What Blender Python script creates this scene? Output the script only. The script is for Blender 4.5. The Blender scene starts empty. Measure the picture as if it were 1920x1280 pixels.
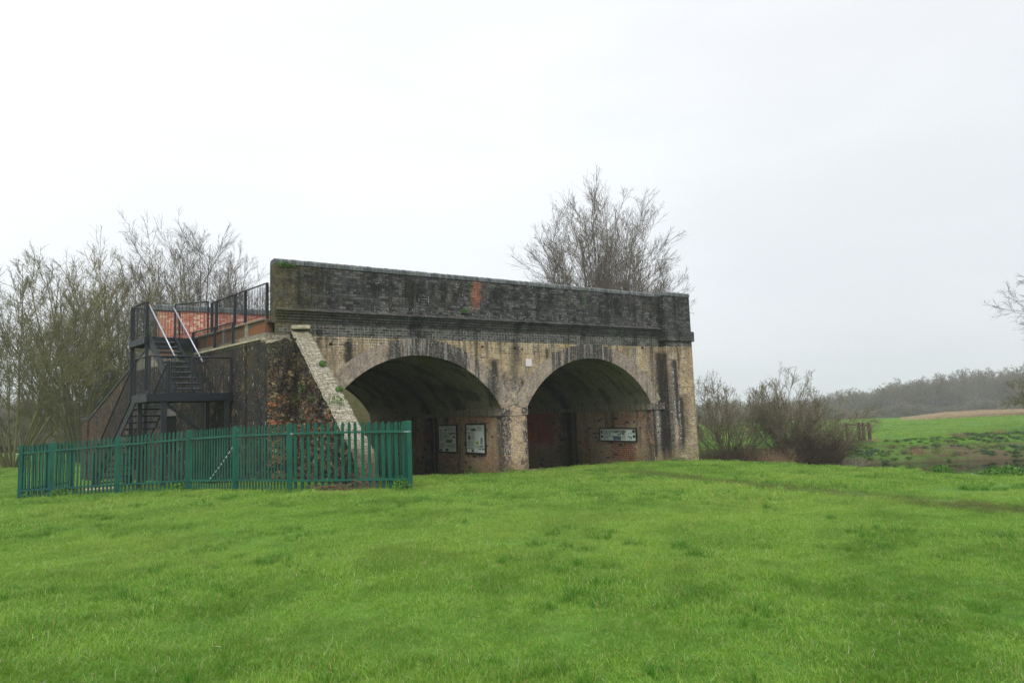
import bpy, bmesh, math, random
import numpy as np
from mathutils import Vector, Matrix
random.seed(4); RNG = np.random.default_rng(11)
sc = bpy.context.scene; COL = sc.collection
pi = math.pi

# ------------------------------------------------------------------ objects
def tag(o, label=None, cat=None, group=None, kind=None):
    for k, v in (('label', label), ('category', cat), ('group', group), ('kind', kind)):
        if v: o[k] = v
    return o
def empty(name, loc, label, cat, group=None):
    o = bpy.data.objects.new(name, None); COL.objects.link(o); o.location = loc; o.empty_display_size = .2
    return tag(o, label, cat, group)
def link(name, me, parent=None, mats=()):
    o = bpy.data.objects.new(name, me); COL.objects.link(o)
    for m in mats: me.materials.append(m)
    if parent:
        o.parent = parent
        L = Vector((0, 0, 0)); p = parent
        while p: L += Vector(p.location); p = p.parent
        o.location = -L                     # meshes are written in world coordinates
    return o
class MB:
    """collects polygons with UVs in metres"""
    def __init__(s): s.v = []; s.f = []; s.uv = []; s.mi = []
    def face(s, pts, uv=None, mi=0):
        pts = [Vector(p) for p in pts]; b = len(s.v); s.v += [tuple(p) for p in pts]
        s.f.append(tuple(range(b, b+len(pts)))); s.mi.append(mi)
        if uv is None:
            n = (pts[1]-pts[0]).cross(pts[2]-pts[1])
            if n.length < 1e-12: n = Vector((0, 0, 1))
            n.normalize()
            if abs(n.z) > .8: uv = [(p.x, p.y) for p in pts]
            else:
                t = Vector((-n.y, n.x, 0)).normalized()
                if abs(t.x) >= abs(t.y): t = t*(1 if t.x > 0 else -1)
                else: t = t*(1 if t.y > 0 else -1)
                uv = [(p.dot(t), p.z) for p in pts]
        s.uv.append(uv); return s
    def box(s, x0, y0, z0, x1, y1, z1, mi=0):
        return s.hexa([(x0,y0),(x1,y0),(x1,y1),(x0,y1)], z0, z1, mi)
    def hexa(s, q, z0, z1, mi=0, z0s=None, z1s=None):
        """prism over a CCW footprint q; z0s/z1s per-corner heights"""
        n = len(q); a = z0s or [z0]*n; b = z1s or [z1]*n
        B = [(q[i][0], q[i][1], a[i]) for i in range(n)]; T = [(q[i][0], q[i][1], b[i]) for i in range(n)]
        s.face(B[::-1], None, mi); s.face(T, None, mi)
        for i in range(n):
            j = (i+1) % n; s.face([B[i], B[j], T[j], T[i]], None, mi)
        return s
    def bar(s, p, q, w, h=None, mi=0, up=(0,0,1)):
        """box beam from p to q, w wide, h deep"""
        h = w if h is None else h; p = Vector(p); q = Vector(q); d = (q-p).normalized(); up = Vector(up)
        if abs(d.dot(up)) > .98: up = Vector((0, 1, 0))
        a = d.cross(up).normalized()*w*.5; b = a.cross(d).normalized()*h*.5
        P = [p-a-b, p+a-b, p+a+b, p-a+b]; Q = [q-a-b, q+a-b, q+a+b, q-a+b]
        s.face(P, None, mi); s.face(Q[::-1], None, mi)
        for i in range(4):
            j = (i+1) % 4; s.face([P[j], P[i], Q[i], Q[j]], None, mi)
        return s
    def tube(s, pts, r, n=8, mi=0, caps=True):
        pts = [Vector(p) for p in pts]; R = []
        rr = r if isinstance(r, (list, tuple)) else [r]*len(pts)
        for i, p in enumerate(pts):
            d = (pts[min(i+1, len(pts)-1)]-pts[max(i-1, 0)]).normalized()
            u = Vector((0,0,1)) if abs(d.z) < .9 else Vector((1,0,0))
            a = d.cross(u).normalized(); b = d.cross(a)
            R.append([p+(a*math.cos(2*pi*k/n)+b*math.sin(2*pi*k/n))*rr[i] for k in range(n)])
        for i in range(len(R)-1):
            for k in range(n):
                j = (k+1) % n; s.face([R[i][k], R[i+1][k], R[i+1][j], R[i][j]], None, mi)
        if caps: s.face(R[0], None, mi); s.face(R[-1][::-1], None, mi)
        return s
    def build(s, name, mats, parent=None, smooth=False, weld=True, bevel=0):
        me = bpy.data.meshes.new(name); me.from_pydata(s.v, [], s.f)
        ul = me.uv_layers.new(name='UVMap'); k = 0
        flat = [c for u in s.uv for p in u for c in p]; ul.data.foreach_set('uv', flat)
        me.polygons.foreach_set('material_index', s.mi)
        if weld:
            bm = bmesh.new(); bm.from_mesh(me); bmesh.ops.remove_doubles(bm, verts=bm.verts, dist=1e-5)
            bmesh.ops.recalc_face_normals(bm, faces=bm.faces); bm.to_mesh(me); bm.free()
        if smooth: me.polygons.foreach_set('use_smooth', [True]*len(me.polygons))
        mats = mats if isinstance(mats, (list, tuple)) else [mats]
        o = link(name, me, parent, mats)
        if bevel:
            m = o.modifiers.new('bevel', 'BEVEL'); m.width = bevel; m.segments = 1; m.limit_method = 'ANGLE'
        return o
def np_mesh(name, V, F, parent=None, mats=(), attrs=None, smooth=False):
    me = bpy.data.meshes.new(name); V = np.asarray(V, np.float32); F = np.asarray(F, np.int32)
    me.vertices.add(len(V)); me.vertices.foreach_set('co', V.ravel())
    k = F.shape[1]; me.loops.add(F.size); me.loops.foreach_set('vertex_index', F.ravel())
    me.polygons.add(len(F)); me.polygons.foreach_set('loop_start', np.arange(0, F.size, k, dtype=np.int32))
    me.polygons.foreach_set('loop_total', np.full(len(F), k, np.int32))
    if smooth: me.polygons.foreach_set('use_smooth', np.ones(len(F), bool))
    for nm, a in (attrs or {}).items():
        at = me.attributes.new(nm, 'FLOAT', 'POINT'); at.data.foreach_set('value', np.asarray(a, np.float32))
    me.update(calc_edges=True)
    if name is None: return me
    return link(name, me, parent, mats)

# ------------------------------------------------------------------ shader expressions
class E:
    def __init__(s, nt): s.nt = nt
    def node(s, t, **kw):
        n = s.nt.nodes.new(t)
        for k, v in kw.items(): setattr(n, k, v)
        return n
    def inp(s, sock, v):
        if isinstance(v, X): s.nt.links.new(v.s, sock)
        elif isinstance(v, bpy.types.NodeSocket): s.nt.links.new(v, sock)
        elif v is not None:
            if sock.type == 'RGBA' and not hasattr(v, '__len__'): v = (v, v, v, 1)
            if sock.type == 'RGBA' and len(v) == 3: v = (*v, 1)
            if sock.type == 'VECTOR' and not hasattr(v, '__len__'): v = (v, v, v)
            sock.default_value = v
    def m(s, op, a, b=None, c=None, clamp=False):
        n = s.node('ShaderNodeMath', operation=op, use_clamp=clamp)
        for i, v in enumerate((a, b, c)):
            if v is not None: s.inp(n.inputs[i], v)
        return X(s, n.outputs[0])
    def vec(s, x, y, z=0.):
        n = s.node('ShaderNodeCombineXYZ')
        for i, v in enumerate((x, y, z)): s.inp(n.inputs[i], v)
        return X(s, n.outputs[0])
    def sep(s, v):
        n = s.node('ShaderNodeSeparateXYZ'); s.inp(n.inputs[0], v); return [X(s, o) for o in n.outputs]
    def pos(s):
        n = s.node('ShaderNodeNewGeometry'); return X(s, n.outputs['Position'])
    def normal(s):
        n = s.node('ShaderNodeNewGeometry'); return X(s, n.outputs['True Normal'])
    def uv(s):
        n = s.node('ShaderNodeTexCoord'); return X(s, n.outputs['UV'])
    def attr(s, nm):
        n = s.node('ShaderNodeAttribute', attribute_name=nm); return X(s, n.outputs['Fac'])
    def noise(s, v, sc=1, det=3, rough=.55, dist=0):
        n = s.node('ShaderNodeTexNoise'); s.inp(n.inputs['Vector'], v); n.inputs['Scale'].default_value = sc
        n.inputs['Detail'].default_value = det; n.inputs['Roughness'].default_value = rough; n.inputs['Distortion'].default_value = dist
        return X(s, n.outputs['Fac'])
    def wn(s, v):
        n = s.node('ShaderNodeTexWhiteNoise'); s.inp(n.inputs['Vector'], v)
        q = s.sep(X(s, n.outputs['Color'])); return q
    def vor(s, v, sc=1, feat='F1'):
        n = s.node('ShaderNodeTexVoronoi', feature=feat); s.inp(n.inputs['Vector'], v); n.inputs['Scale'].default_value = sc
        return X(s, n.outputs['Distance']), X(s, n.outputs['Color']) if feat != 'DISTANCE_TO_EDGE' else None
    def ss(s, x, a, b, lo=0., hi=1.):
        n = s.node('ShaderNodeMapRange', interpolation_type='SMOOTHSTEP')
        s.inp(n.inputs[0], x); s.inp(n.inputs[1], a); s.inp(n.inputs[2], b); s.inp(n.inputs[3], lo); s.inp(n.inputs[4], hi)
        return X(s, n.outputs[0])
    def mix(s, f, a, b, mode='MIX'):
        n = s.node('ShaderNodeMix', data_type='RGBA', blend_type=mode); s.inp(n.inputs[0], f)
        s.inp(n.inputs[6], a); s.inp(n.inputs[7], b); return X(s, n.outputs[2])
    def scalev(s, v, sx, sy=None, sz=None):
        sy = sx if sy is None else sy; sz = sx if sz is None else sz
        n = s.node('ShaderNodeVectorMath', operation='MULTIPLY'); s.inp(n.inputs[0], v); n.inputs[1].default_value = (sx, sy, sz)
        return X(s, n.outputs[0])
    def mul(s, col, f):
        n = s.node('ShaderNodeVectorMath', operation='SCALE'); s.inp(n.inputs[0], col); s.inp(n.inputs['Scale'], f)
        return X(s, n.outputs[0])
class X:
    def __init__(s, e, sock): s.e = e; s.s = sock
    def __add__(s, o): return s.e.m('ADD', s, o)
    __radd__ = __add__
    def __sub__(s, o): return s.e.m('SUBTRACT', s, o)
    def __rsub__(s, o): return s.e.m('SUBTRACT', o, s)
    def __mul__(s, o): return s.e.m('MULTIPLY', s, o)
    __rmul__ = __mul__
    def __truediv__(s, o): return s.e.m('DIVIDE', s, o)
def mat(name, fn, rough=.85, spec=.3, metal=0, bump_d=.02):
    m = bpy.data.materials.new(name); m.use_nodes = True; nt = m.node_tree; nt.nodes.clear(); e = E(nt)
    out = e.node('ShaderNodeOutputMaterial'); bs = e.node('ShaderNodeBsdfPrincipled')
    r = fn(e); r = r if isinstance(r, dict) else {'col': r}
    e.inp(bs.inputs['Base Color'], r['col']); e.inp(bs.inputs['Roughness'], r.get('rough', rough))
    bs.inputs['Specular IOR Level'].default_value = spec; bs.inputs['Metallic'].default_value = metal
    if 'h' in r:
        b = e.node('ShaderNodeBump'); b.inputs['Strength'].default_value = r.get('bs', .6); b.inputs['Distance'].default_value = bump_d
        e.inp(b.inputs['Height'], r['h']); nt.links.new(b.outputs[0], bs.inputs['Normal'])
    sh = bs.outputs[0]
    if 'trans' in r:
        t = e.node('ShaderNodeBsdfTranslucent'); e.inp(t.inputs[0], r['tcol'])
        mx = e.node('ShaderNodeMixShader'); mx.inputs[0].default_value = r['trans']
        nt.links.new(sh, mx.inputs[1]); nt.links.new(t.outputs[0], mx.inputs[2]); sh = mx.outputs[0]
    nt.links.new(sh, out.inputs[0]); return m

def bricks(e, w=.225, h=.077, mo=.010, wob=.006, header=True):
    """own brick pattern: per-brick randoms, mortar mask, brick UV"""
    u, v, _ = e.sep(e.uv())
    nz = e.noise(e.uv(), 6, 2); nz2 = e.noise(e.scalev(e.uv(), 1, 1.7), 9, 2)
    u = u+(nz-.5)*wob*3; v = v+(nz2-.5)*wob*2
    rv = v/h; row = e.m('FLOOR', rv); par = e.m('MODULO', e.m('ABSOLUTE', row), 2.)
    cu = u/w+par*.5+e.wn(e.vec(row, 3., 1.))[0]*.08
    ci = e.m('FLOOR', cu); fu = e.m('FRACT', cu); fv = e.m('FRACT', rv)
    if header:                                   # some bricks split into two headers
        hd = e.m('GREATER_THAN', e.wn(e.vec(ci, row, 9.))[0], .55)
        half = e.m('GREATER_THAN', fu, .5)
        fu2 = e.m('FRACT', fu*2.); ci = ci+hd*half*.37
        fu = fu+(fu2-fu)*hd; ww = w-hd*(w/2)
    else: ww = w
    du = e.m('MINIMUM', fu, 1.-fu)*ww; dv = e.m('MINIMUM', fv, 1.-fv)*h
    d = e.m('MINIMUM', du, dv)
    mort = e.ss(d, mo*.35, mo*.75, 1., 0.)
    r = e.wn(e.vec(ci, row, 5.))
    return dict(r=r, mort=mort, u=u, v=v, row=row, d=d, ci=ci)

def grit(e, P, c, k=1.):
    a = e.ss(e.noise(P, 55, 3, .75), .34, .66, 1-.42*k, 1+.42*k); b = e.ss(e.noise(P, 19, 4, .7), .36, .64, 1-.25*k, 1+.25*k)
    return e.mul(c, a*b)
def gau(e, x, c, w):
    t = (x-c)*(1./w); return e.m('EXPONENT', t*t*-1.)

def facade_mat(kind):
    """kind: face (spandrel), jamb, soffit, ring, pier, parapet, pilaster, band"""
    def fn(e):
        P = e.pos(); x, y, z = e.sep(P)
        if kind in ('ring',): B = bricks(e, .23, .112, .012)
        else: B = bricks(e)
        r1, r2, r3 = B['r']; mort = B['mort']
        n1 = e.noise(P, .9, 4, .6); n2 = e.noise(P, 3.3, 4, .65); n3 = e.noise(P, 14, 4, .7); nf = e.noise(P, 42, 3, .7)
        strk = e.noise(e.vec(x*3.1+y*2.3, z*.22, y*.3), 1, 4, .6)             # vertical streaks
        strk2 = e.noise(e.vec(x*8+y*7, z*.5, 4.), 1, 3, .6)
        # ---- dark engineering brick
        dk = e.mix(r1, (.024, .024, .026), (.135, .132, .124)); dk = e.mix(e.ss(r2, .93, .97), dk, (.075, .056, .048))
        dk = e.mix(e.ss(r3, .8, .9), dk, (.055, .057, .060))
        dm = e.mix(e.ss(n2, .45, .7), (.014, .014, .013), (.07, .068, .06))
        # ---- buff brick
        bf = e.mix(r1, (.34, .245, .14), (.52, .40, .25)); bf = e.mix(e.ss(r2, .84, .92)*.7, bf, (.28, .165, .095))
        bf = e.mix(e.ss(r3, .955, .97)*.8, bf, (.14, .105, .085)); bm = (.52, .47, .37)
        # ---- red brick
        rd = e.mix(r1, (.32, .145, .08), (.52, .27, .15)); rd = e.mix(e.ss(r2, .78, .88), rd, (.12, .095, .09))
        rd = e.mix(e.ss(r3, .72, .88), rd, (.40, .31, .20)); rm = (.33, .27, .20)
        if kind in ('face', 'pilaster', 'band', 'parapet'):
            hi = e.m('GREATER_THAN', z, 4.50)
            lm = e.mix(e.ss(z+n2*.25, 5.05, 4.9), dm, (.30, .29, .26))          # fresher mortar under the corbel
            dk = e.mix(e.ss(z, 4.86, 4.87)*e.ss(z, 5.22, 5.18)*.5, dk, (.085, .083, .078)); cd = e.mix(mort, dk, lm)
            cb = e.mix(mort, bf, bm)
            # buff part: old soot, brown blush
            cb = e.mix(e.ss(n1+n2*.3, .56, .86)*.55, cb, (.19, .145, .10), 'MIX')
            tp = e.ss(z, 3.4, 4.5); cb = e.mix(e.ss(strk+n3*.22+tp*.10, .62, .80)*.85, cb, (.055, .048, .042))
            cb = e.mix(e.ss(e.noise(e.vec(x*2.2+y*2, z*.5, 9.), 1, 4, .65), .53, .66)*.6, cb, (.44, .31, .13))
            cb = e.mix(e.ss(e.noise(P, 2.2, 5, .75), .56, .66)*e.ss(z, 4.2, 3.0)*.8, cb, (.15, .12, .105))
            cb = e.mix(mort*e.ss(e.noise(P, 1.2, 3, .6), .52, .6)*.8, cb, (.68, .65, .56))
            cb = e.mix(e.ss(z, 1.2, .1)*e.ss(n2, .35, .6)*.7, cb, (.13, .115, .05))
            cb = e.mix(e.ss(n3+n2*.35-z*.015, .76, .86)*e.ss(n1, .42, .56), cb, (.55, .52, .46))
            # purplish grey bloom beside the rings
            cb = e.mix(e.ss(e.noise(P, 1.7, 4, .7), .52, .66)*e.ss(z, 4.3, 3.6)*.55, cb, (.25, .20, .18))
            def st(c, w, z0, z1, k=1.): return gau(e, x+(n2-.5)*.18+(n3-.5)*.12, c, w)*e.ss(z, z1, z1-.25)*e.ss(z, z0-.3, z0+.5)*k
            S = [st(7.15,.13,3.2,4.5,1.2), st(6.28,.09,3.9,4.6,.7), st(12.15,.16,2.2,4.0,1.3), st(12.52,.10,2.1,3.6,.6), st(14.35,.09,3.6,4.45,.9),
                 st(13.25,.09,2.2,3.4,.9), st(12.9,.16,2.9,4.5,.45), st(19.86,.20,.2,4.4,1.2), st(19.40,.05,.2,2.3,1.3), st(20.42,.14,1.6,4.1,1.5), st(20.60,.16,.4,2.6,1.2), st(20.9,.3,.8,2.8,.5), st(19.45,.10,.2,2.2,1.)]
            spr = e.ss(e.m('MINIMUM', e.m('ABSOLUTE', x-12.9), e.m('ABSOLUTE', x-19.6)), 1.25, .35)*e.ss(z, 3.9, 2.9)*e.ss(z, .3, 1.0)
            fl = e.noise(P, 11, 5, .8); cb = e.mix(spr*e.ss(n2, .38, .58)*.8, cb, (.20, .165, .15)); cb = e.mix(spr*e.ss(fl+n2*.2, .60, .68), cb, (.050, .046, .046))
            cb = e.mix(spr*e.ss(e.noise(P, 16, 5, .8), .56, .63), cb, (.62, .60, .56))
            a = S[0]
            for q in S[1:]: a = a+q
            cb = e.mix(e.m('MINIMUM', a*e.ss(n3, .2, .6, .65, 1.1), .93), cb, (.026, .024, .024))
            wh = st(12.45,.12,2.1,3.3,.9)+st(20.33,.05,.8,3.8,1.)+st(20.55,.05,.5,2.6,1.)+st(19.62,.12,.8,2.4,.8)+st(13.05,.18,2.1,3.2,.5)+st(18.6,.25,3.7,4.3,.6)
            cb = e.mix(e.m('MINIMUM', wh*e.ss(n3, .46, .62)*1.2, .9), cb, (.58, .55, .50))
            col = e.mix(hi, cb, cd)
            col = e.mix(gau(e, x, 19.97, .10)*hi*.75, col, (.012, .012, .012))  # shade painted along the pilaster's left-facing side and joint, upper dark brick only
            # moss/olive at the near end and in blotches
            ol = e.ss(x+(n2-.5)*1.6, 7.0, 5.0)*.8+e.ss(n1, .56, .72)*.45
            col = e.mix(e.m('MINIMUM', ol*e.ss(n2, .3, .6)*hi, .85), col, (.105, .088, .032))
            # soot patches
            col = e.mix(e.ss(n1*.7+strk*.5+n3*.25, .70, .86)*hi*.88, col, (.014, .014, .015)); col = e.mix(e.ss(e.noise(e.vec(x*4+y*3, z*.6, 7.), 1, 4, .7), .58, .70)*hi*.45, col, (.13, .125, .11))
            # lime bloom on joints just over the corbel and in odd patches
            w1 = e.ss(z, 5.2, 5.3)*e.ss(z, 5.52, 5.36)*e.ss(n2, .5, .6)
            w2 = e.ss(e.noise(P, 1.5, 4, .6), .585, .64)*.95
            jm = e.m('MAXIMUM', mort*e.ss(n3, .42, .55), e.ss(n3, .62, .7))
            col = e.mix(e.m('MINIMUM', (w1+w2*hi)*jm*e.ss(nf, .42, .56), .9), col, (.62, .62, .60))
            # red repair patch
            rp = e.ss(e.m('ABSOLUTE', x-11.52+(n3-.5)*.5+(n2-.5)*.5-(z-5.9)*.12), .25, .10)*e.ss(z+(n2-.5)*.4, 5.45, 5.75)*e.ss(n3, .36, .5)*.85
            col = e.mix(rp, col, e.mix(mort, e.mix(r1, (.25, .08, .05), (.36, .16, .10)), (.14, .09, .07)))
            spk = e.ss(nf, .685, .72); col = e.mix(spk*.6, col, (.5, .49, .45))
            hh = 1.-mort*.8-n3*.4-(1.-hi)*0
        elif kind == 'ring':
            cb = e.mix(mort, e.mix(r1, (.26, .205, .155), (.40, .31, .22)), (.40, .36, .30)); cb = e.mix(e.ss(r2, .8, .9)*.7, cb, (.19, .13, .105)); cb = e.mix(e.ss(n1+n2*.3, .5, .8)*.6, cb, (.22, .18, .17))
            mid = e.ss(e.m('ABSOLUTE', e.m('ABSOLUTE', x-12.9)-3.1), 2.1, .7)
            cb = e.mix(e.ss(strk+mid*.24+n3*.1, .6, .74)*.9, cb, (.030, .029, .030))
            cb = e.mix(e.ss(strk2+mid*.05, .55, .66)*.6, cb, (.36, .33, .30))
            cb = e.mix(gau(e, x, 12.1, .22)*.9, cb, (.02, .02, .02))
            spk = e.ss(e.noise(P, 30, 3, .7), .58, .66); cb = e.mix(spk*.75, cb, (.52, .50, .46)); col = cb; hh = 1.-mort-n3*.4
        elif kind == 'pier':
            cb = e.mix(mort, bf, bm); cb = e.mix(.35, cb, (.36, .24, .16))
            dkm = e.ss(n2+e.m('ABSOLUTE', x-12.93)*.95, .68, .84)
            cb = e.mix(dkm*e.ss(n3, .3, .55), cb, (.045, .043, .05))
            cb = e.mix(e.ss(e.noise(e.vec(x*24, y*24, z*9), 1, 5, .8)+strk*.15, .62, .70)*e.ss(z, .35, .9)*.8, cb, (.62, .58, .54))
            cb = e.mix(e.ss(z+n2*.5, 1.0, .5)*.5, cb, (.25, .19, .10)); col = cb; hh = 1.-mort-n3*.4
        elif kind == 'jamb':
            cb = e.mix(mort, rd, rm)
            cb = e.mix(e.ss(n1, .40, .58)*.8, cb, e.mix(r2, (.36, .28, .18), (.50, .40, .26)))
            cb = e.mix(e.ss(z+n2*.9, 1.15, .45)*.65, cb, (.17, .145, .055))
            red = e.ss(y, 6.0, 6.6); cb = e.mix(red*.9*e.ss(z, .35, .8)*e.ss(x, 14., 15.), cb, (.40, .075, .045))
            rp = e.ss(e.m('ABSOLUTE', y-1.75+(n3-.5)*.9+(n2-.5)*.6), .75, .6)*e.ss(e.m('ABSOLUTE', z-.38+(n3-.5)*.35), .38, .32)*e.ss(x, 15, 18)
            cb = e.mix(rp, cb, e.mix(e.ss(B['d'], .009, .016), (.05, .035, .03), e.mix(r1, (.34, .15, .085), (.44, .22, .12))))
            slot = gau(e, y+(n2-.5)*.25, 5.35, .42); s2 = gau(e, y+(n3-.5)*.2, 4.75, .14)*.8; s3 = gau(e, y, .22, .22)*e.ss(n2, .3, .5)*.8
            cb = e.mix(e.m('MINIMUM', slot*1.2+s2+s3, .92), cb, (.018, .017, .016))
            cb = e.mix(e.m('MINIMUM', s3*e.ss(e.noise(P, 30, 3, .7), .56, .62)*1.5, .8), cb, (.5, .47, .42))
            cb = e.mix(e.ss(strk+n3*.2, .66, .8)*.75, cb, (.045, .04, .038)); cb = e.mix(e.ss(e.noise(P, 2.4, 4, .7), .54, .64)*.6, cb, (.19, .145, .14)); cb = e.mix(e.ss(r3, .975, .98), cb, (.05, .05, .06))
            up = e.ss(z, 2.03, 2.06); lim = e.mix(e.ss(strk2, .45, .65), (.30, .275, .20), (.10, .095, .07)); cb = e.mix(up*.85, cb, lim)
            col = cb; hh = 1.-mort-n3*.5
        elif kind == 'soffit':
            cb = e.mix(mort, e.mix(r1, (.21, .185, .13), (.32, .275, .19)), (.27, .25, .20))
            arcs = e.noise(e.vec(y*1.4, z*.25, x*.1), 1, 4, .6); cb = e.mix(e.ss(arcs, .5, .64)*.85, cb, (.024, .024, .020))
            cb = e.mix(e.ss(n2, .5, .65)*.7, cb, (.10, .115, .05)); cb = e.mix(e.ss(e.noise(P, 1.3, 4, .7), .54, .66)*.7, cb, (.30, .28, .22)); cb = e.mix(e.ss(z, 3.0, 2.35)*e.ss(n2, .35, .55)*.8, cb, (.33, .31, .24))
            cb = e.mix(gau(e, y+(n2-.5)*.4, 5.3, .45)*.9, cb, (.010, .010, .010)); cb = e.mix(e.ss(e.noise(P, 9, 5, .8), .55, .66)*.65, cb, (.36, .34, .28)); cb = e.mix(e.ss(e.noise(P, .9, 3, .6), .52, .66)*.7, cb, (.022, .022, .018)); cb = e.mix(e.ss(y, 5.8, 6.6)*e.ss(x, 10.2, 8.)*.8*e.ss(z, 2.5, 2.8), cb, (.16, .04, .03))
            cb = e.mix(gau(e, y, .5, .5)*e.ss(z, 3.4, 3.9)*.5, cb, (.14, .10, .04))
            col = cb; hh = 1.-mort-n3*.5
        return dict(col=grit(e, P, col), h=hh, bs=.9, rough=.9)
    return mat('brickwork_'+kind, fn, spec=.2, bump_d=.012)

def wall_mat(name, kind):
    def fn(e):
        P = e.pos(); x, y, z = e.sep(P); B = bricks(e, .23, .08, .012, .012); r1, r2, r3 = B['r']; mort = B['mort']
        n1 = e.noise(P, .8, 4, .6); n2 = e.noise(P, 3., 4, .65); n3 = e.noise(P, 12, 5, .72); nf = e.noise(P, 40, 3, .7)
        st = e.noise(e.vec(x*3+y*3.2, z*.3, 2.), 1, 4, .6)
        if kind == 'dark':            # sooty end wall
            c = e.mix(mort*.7, e.mix(r1, (.030, .027, .025), (.075, .064, .052)), (.06, .055, .048))
            c = e.mix(e.ss(st+n3*.25, .5, .68)*.88, c, (.022, .021, .022)); c = e.mix(e.ss(n1, .52, .65)*.4, c, (.095, .085, .045))
            c = e.mix(e.ss(n2+st*.4, .78, .88)*.7, c, (.17, .09, .045))
            c = e.mix(e.ss(e.noise(e.vec(x*16, y*16, z*5), 1, 4, .8)+st*.2, .70, .77), c, (.50, .48, .45)); c = e.mix(e.ss(z, 4.25, 4.34)*.7, c, (.34, .31, .24))
            c = e.mix(e.ss(y, 10.5, 12.)*e.ss(n2, .35, .6)*.55, c, e.mix(r1, (.12, .055, .035), (.17, .10, .06)))
        elif kind == 'rubble':        # broken brick core
            d, vc = e.vor(e.scalev(P, 1, 1, 1.9), 7.5); a, b, cc = e.sep(vc)
            de, _ = e.vor(e.scalev(P, 1, 1, 1.9), 7.5, 'DISTANCE_TO_EDGE')
            c = e.mix(a, (.065, .045, .03), (.16, .115, .07)); c = e.mix(e.ss(b-e.ss(z, 2.2, 3.8)*.35-(n1-.5), .74, .8), c, (.30, .125, .055)); c = e.mix(e.ss(cc, .8, .86), c, (.27, .22, .13))
            c = e.mix(e.ss(n2+st*.3, .6, .74)*.88, c, (.028, .026, .027)); c = e.mix(e.ss(z+n1*2, 4.9, 3.9)*0+e.ss(z+n1*1.4, 4.2, 5.0)*.85, c, (.05, .048, .035))
            c = e.mix(e.ss(de, .07, .012), c, (.018, .015, .012)); c = e.mix(e.ss(n3+st*.3, .80, .86), c, (.55, .52, .45))
            c = e.mix(e.ss(n1+n3*.3, .72, .8)*.8, c, (.075, .10, .03))
            return dict(col=grit(e, P, c), h=e.ss(de, 0., .12)+n3*.6+a*.5, bs=1., rough=.95)
        elif kind == 'pale':          # raking top: pale lichen covered courses
            c = e.mix(mort*.8, e.mix(r1, (.29, .27, .20), (.42, .39, .31)), (.13, .12, .09))
            c = e.mix(e.ss(n2, .5, .62)*.6, c, (.20, .19, .12)); c = e.mix(e.ss(n3, .52, .62)*.7, c, (.10, .09, .07)); c = e.mix(e.ss(nf, .60, .70)*.6, c, (.60, .58, .52)); c = e.mix(e.ss(n1, .5, .66)*.5, c, (.23, .20, .13))
            c = e.mix(e.ss(z+n2*.6, 2.1, 1.5)*.8, c, (.17, .125, .08))
        elif kind == 'red':           # clean red parapet brick
            c = e.mix(mort, e.mix(r1, (.38, .095, .06), (.56, .20, .13)), (.54, .38, .30)); c = e.mix(e.ss(r2, .8, .9), c, (.62, .42, .32))
            c = e.mix(e.ss(n2, .55, .7)*.3, c, (.30, .12, .08)); c = e.mix(e.ss(z+n2*.4, 5.62, 5.38)*.85, c, e.mix(r1, (.14, .085, .05), (.24, .15, .09)))
            lo = e.ss(x, 3.75, 3.4); c = e.mix(lo*.35, c, (.35, .25, .16))
        elif kind == 'moss':          # green far wing wall
            c = e.mix(mort, e.mix(r1, (.19, .185, .09), (.27, .26, .13)), (.16, .155, .08)); c = e.mix(e.ss(n2, .5, .65)*.6, c, (.12, .15, .05)); c = e.mix(e.ss(n3+n1*.4, .82, .9), c, (.6, .6, .55))
        elif kind == 'coping':        # blue engineering coping
            c = e.mix(e.attr('tint'), (.070, .080, .085), (.16, .172, .178)); c = e.mix(e.ss(n2, .52, .66)*.6, c, (.15, .16, .12)); c = e.mix(e.ss(nf, .62, .68)*.5, c, (.32, .33, .30))
            return dict(col=c, h=n3, bs=.4, rough=.7)
        return dict(col=grit(e, P, c, {'dark': 1.2, 'pale': .75}.get(kind, .5)), h=1.-mort*.8-n3*.8, bs=.9, rough=.92)
    return mat(name, fn, spec=.2, bump_d=.03 if kind in ('rubble', 'dark', 'pale') else .012)

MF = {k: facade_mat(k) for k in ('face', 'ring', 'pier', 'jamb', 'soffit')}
MDARK = wall_mat('sooty_brick', 'dark'); MRUB = wall_mat('broken_brick_core', 'rubble'); MPALE = wall_mat('lichened_brick', 'pale')
MRED = wall_mat('red_parapet_brick', 'red'); MMOSS = wall_mat('mossy_brick', 'moss'); MCOP = wall_mat('coping_brick', 'coping')
def plain(name, c, rough=.6, spec=.3, metal=0, var=.25, sc=8, bump=.0):
    def fn(e):
        n = e.noise(e.pos(), sc, 4, .6); k = e.ss(n, .3, .7)
        d = dict(col=e.mix(k, tuple(v*(1-var) for v in c), tuple(min(1, v*(1+var)) for v in c)), rough=e.ss(n, .3, .7, rough-.08, min(1, rough+.1)))
        if bump: d['h'] = n; d['bs'] = bump
        return d
    return mat(name, fn, rough, spec, metal)
MSTEEL = plain('black_painted_steel', (.007, .009, .015), .5, .5, 0, .3, 6)
MGALV = plain('galvanised_handrail', (.42, .44, .50), .38, .5, .6, .2, 12)
MEDGE = plain('worn_tread_edge', (.20, .21, .23), .5, .4, .2, .3, 20)
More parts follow.
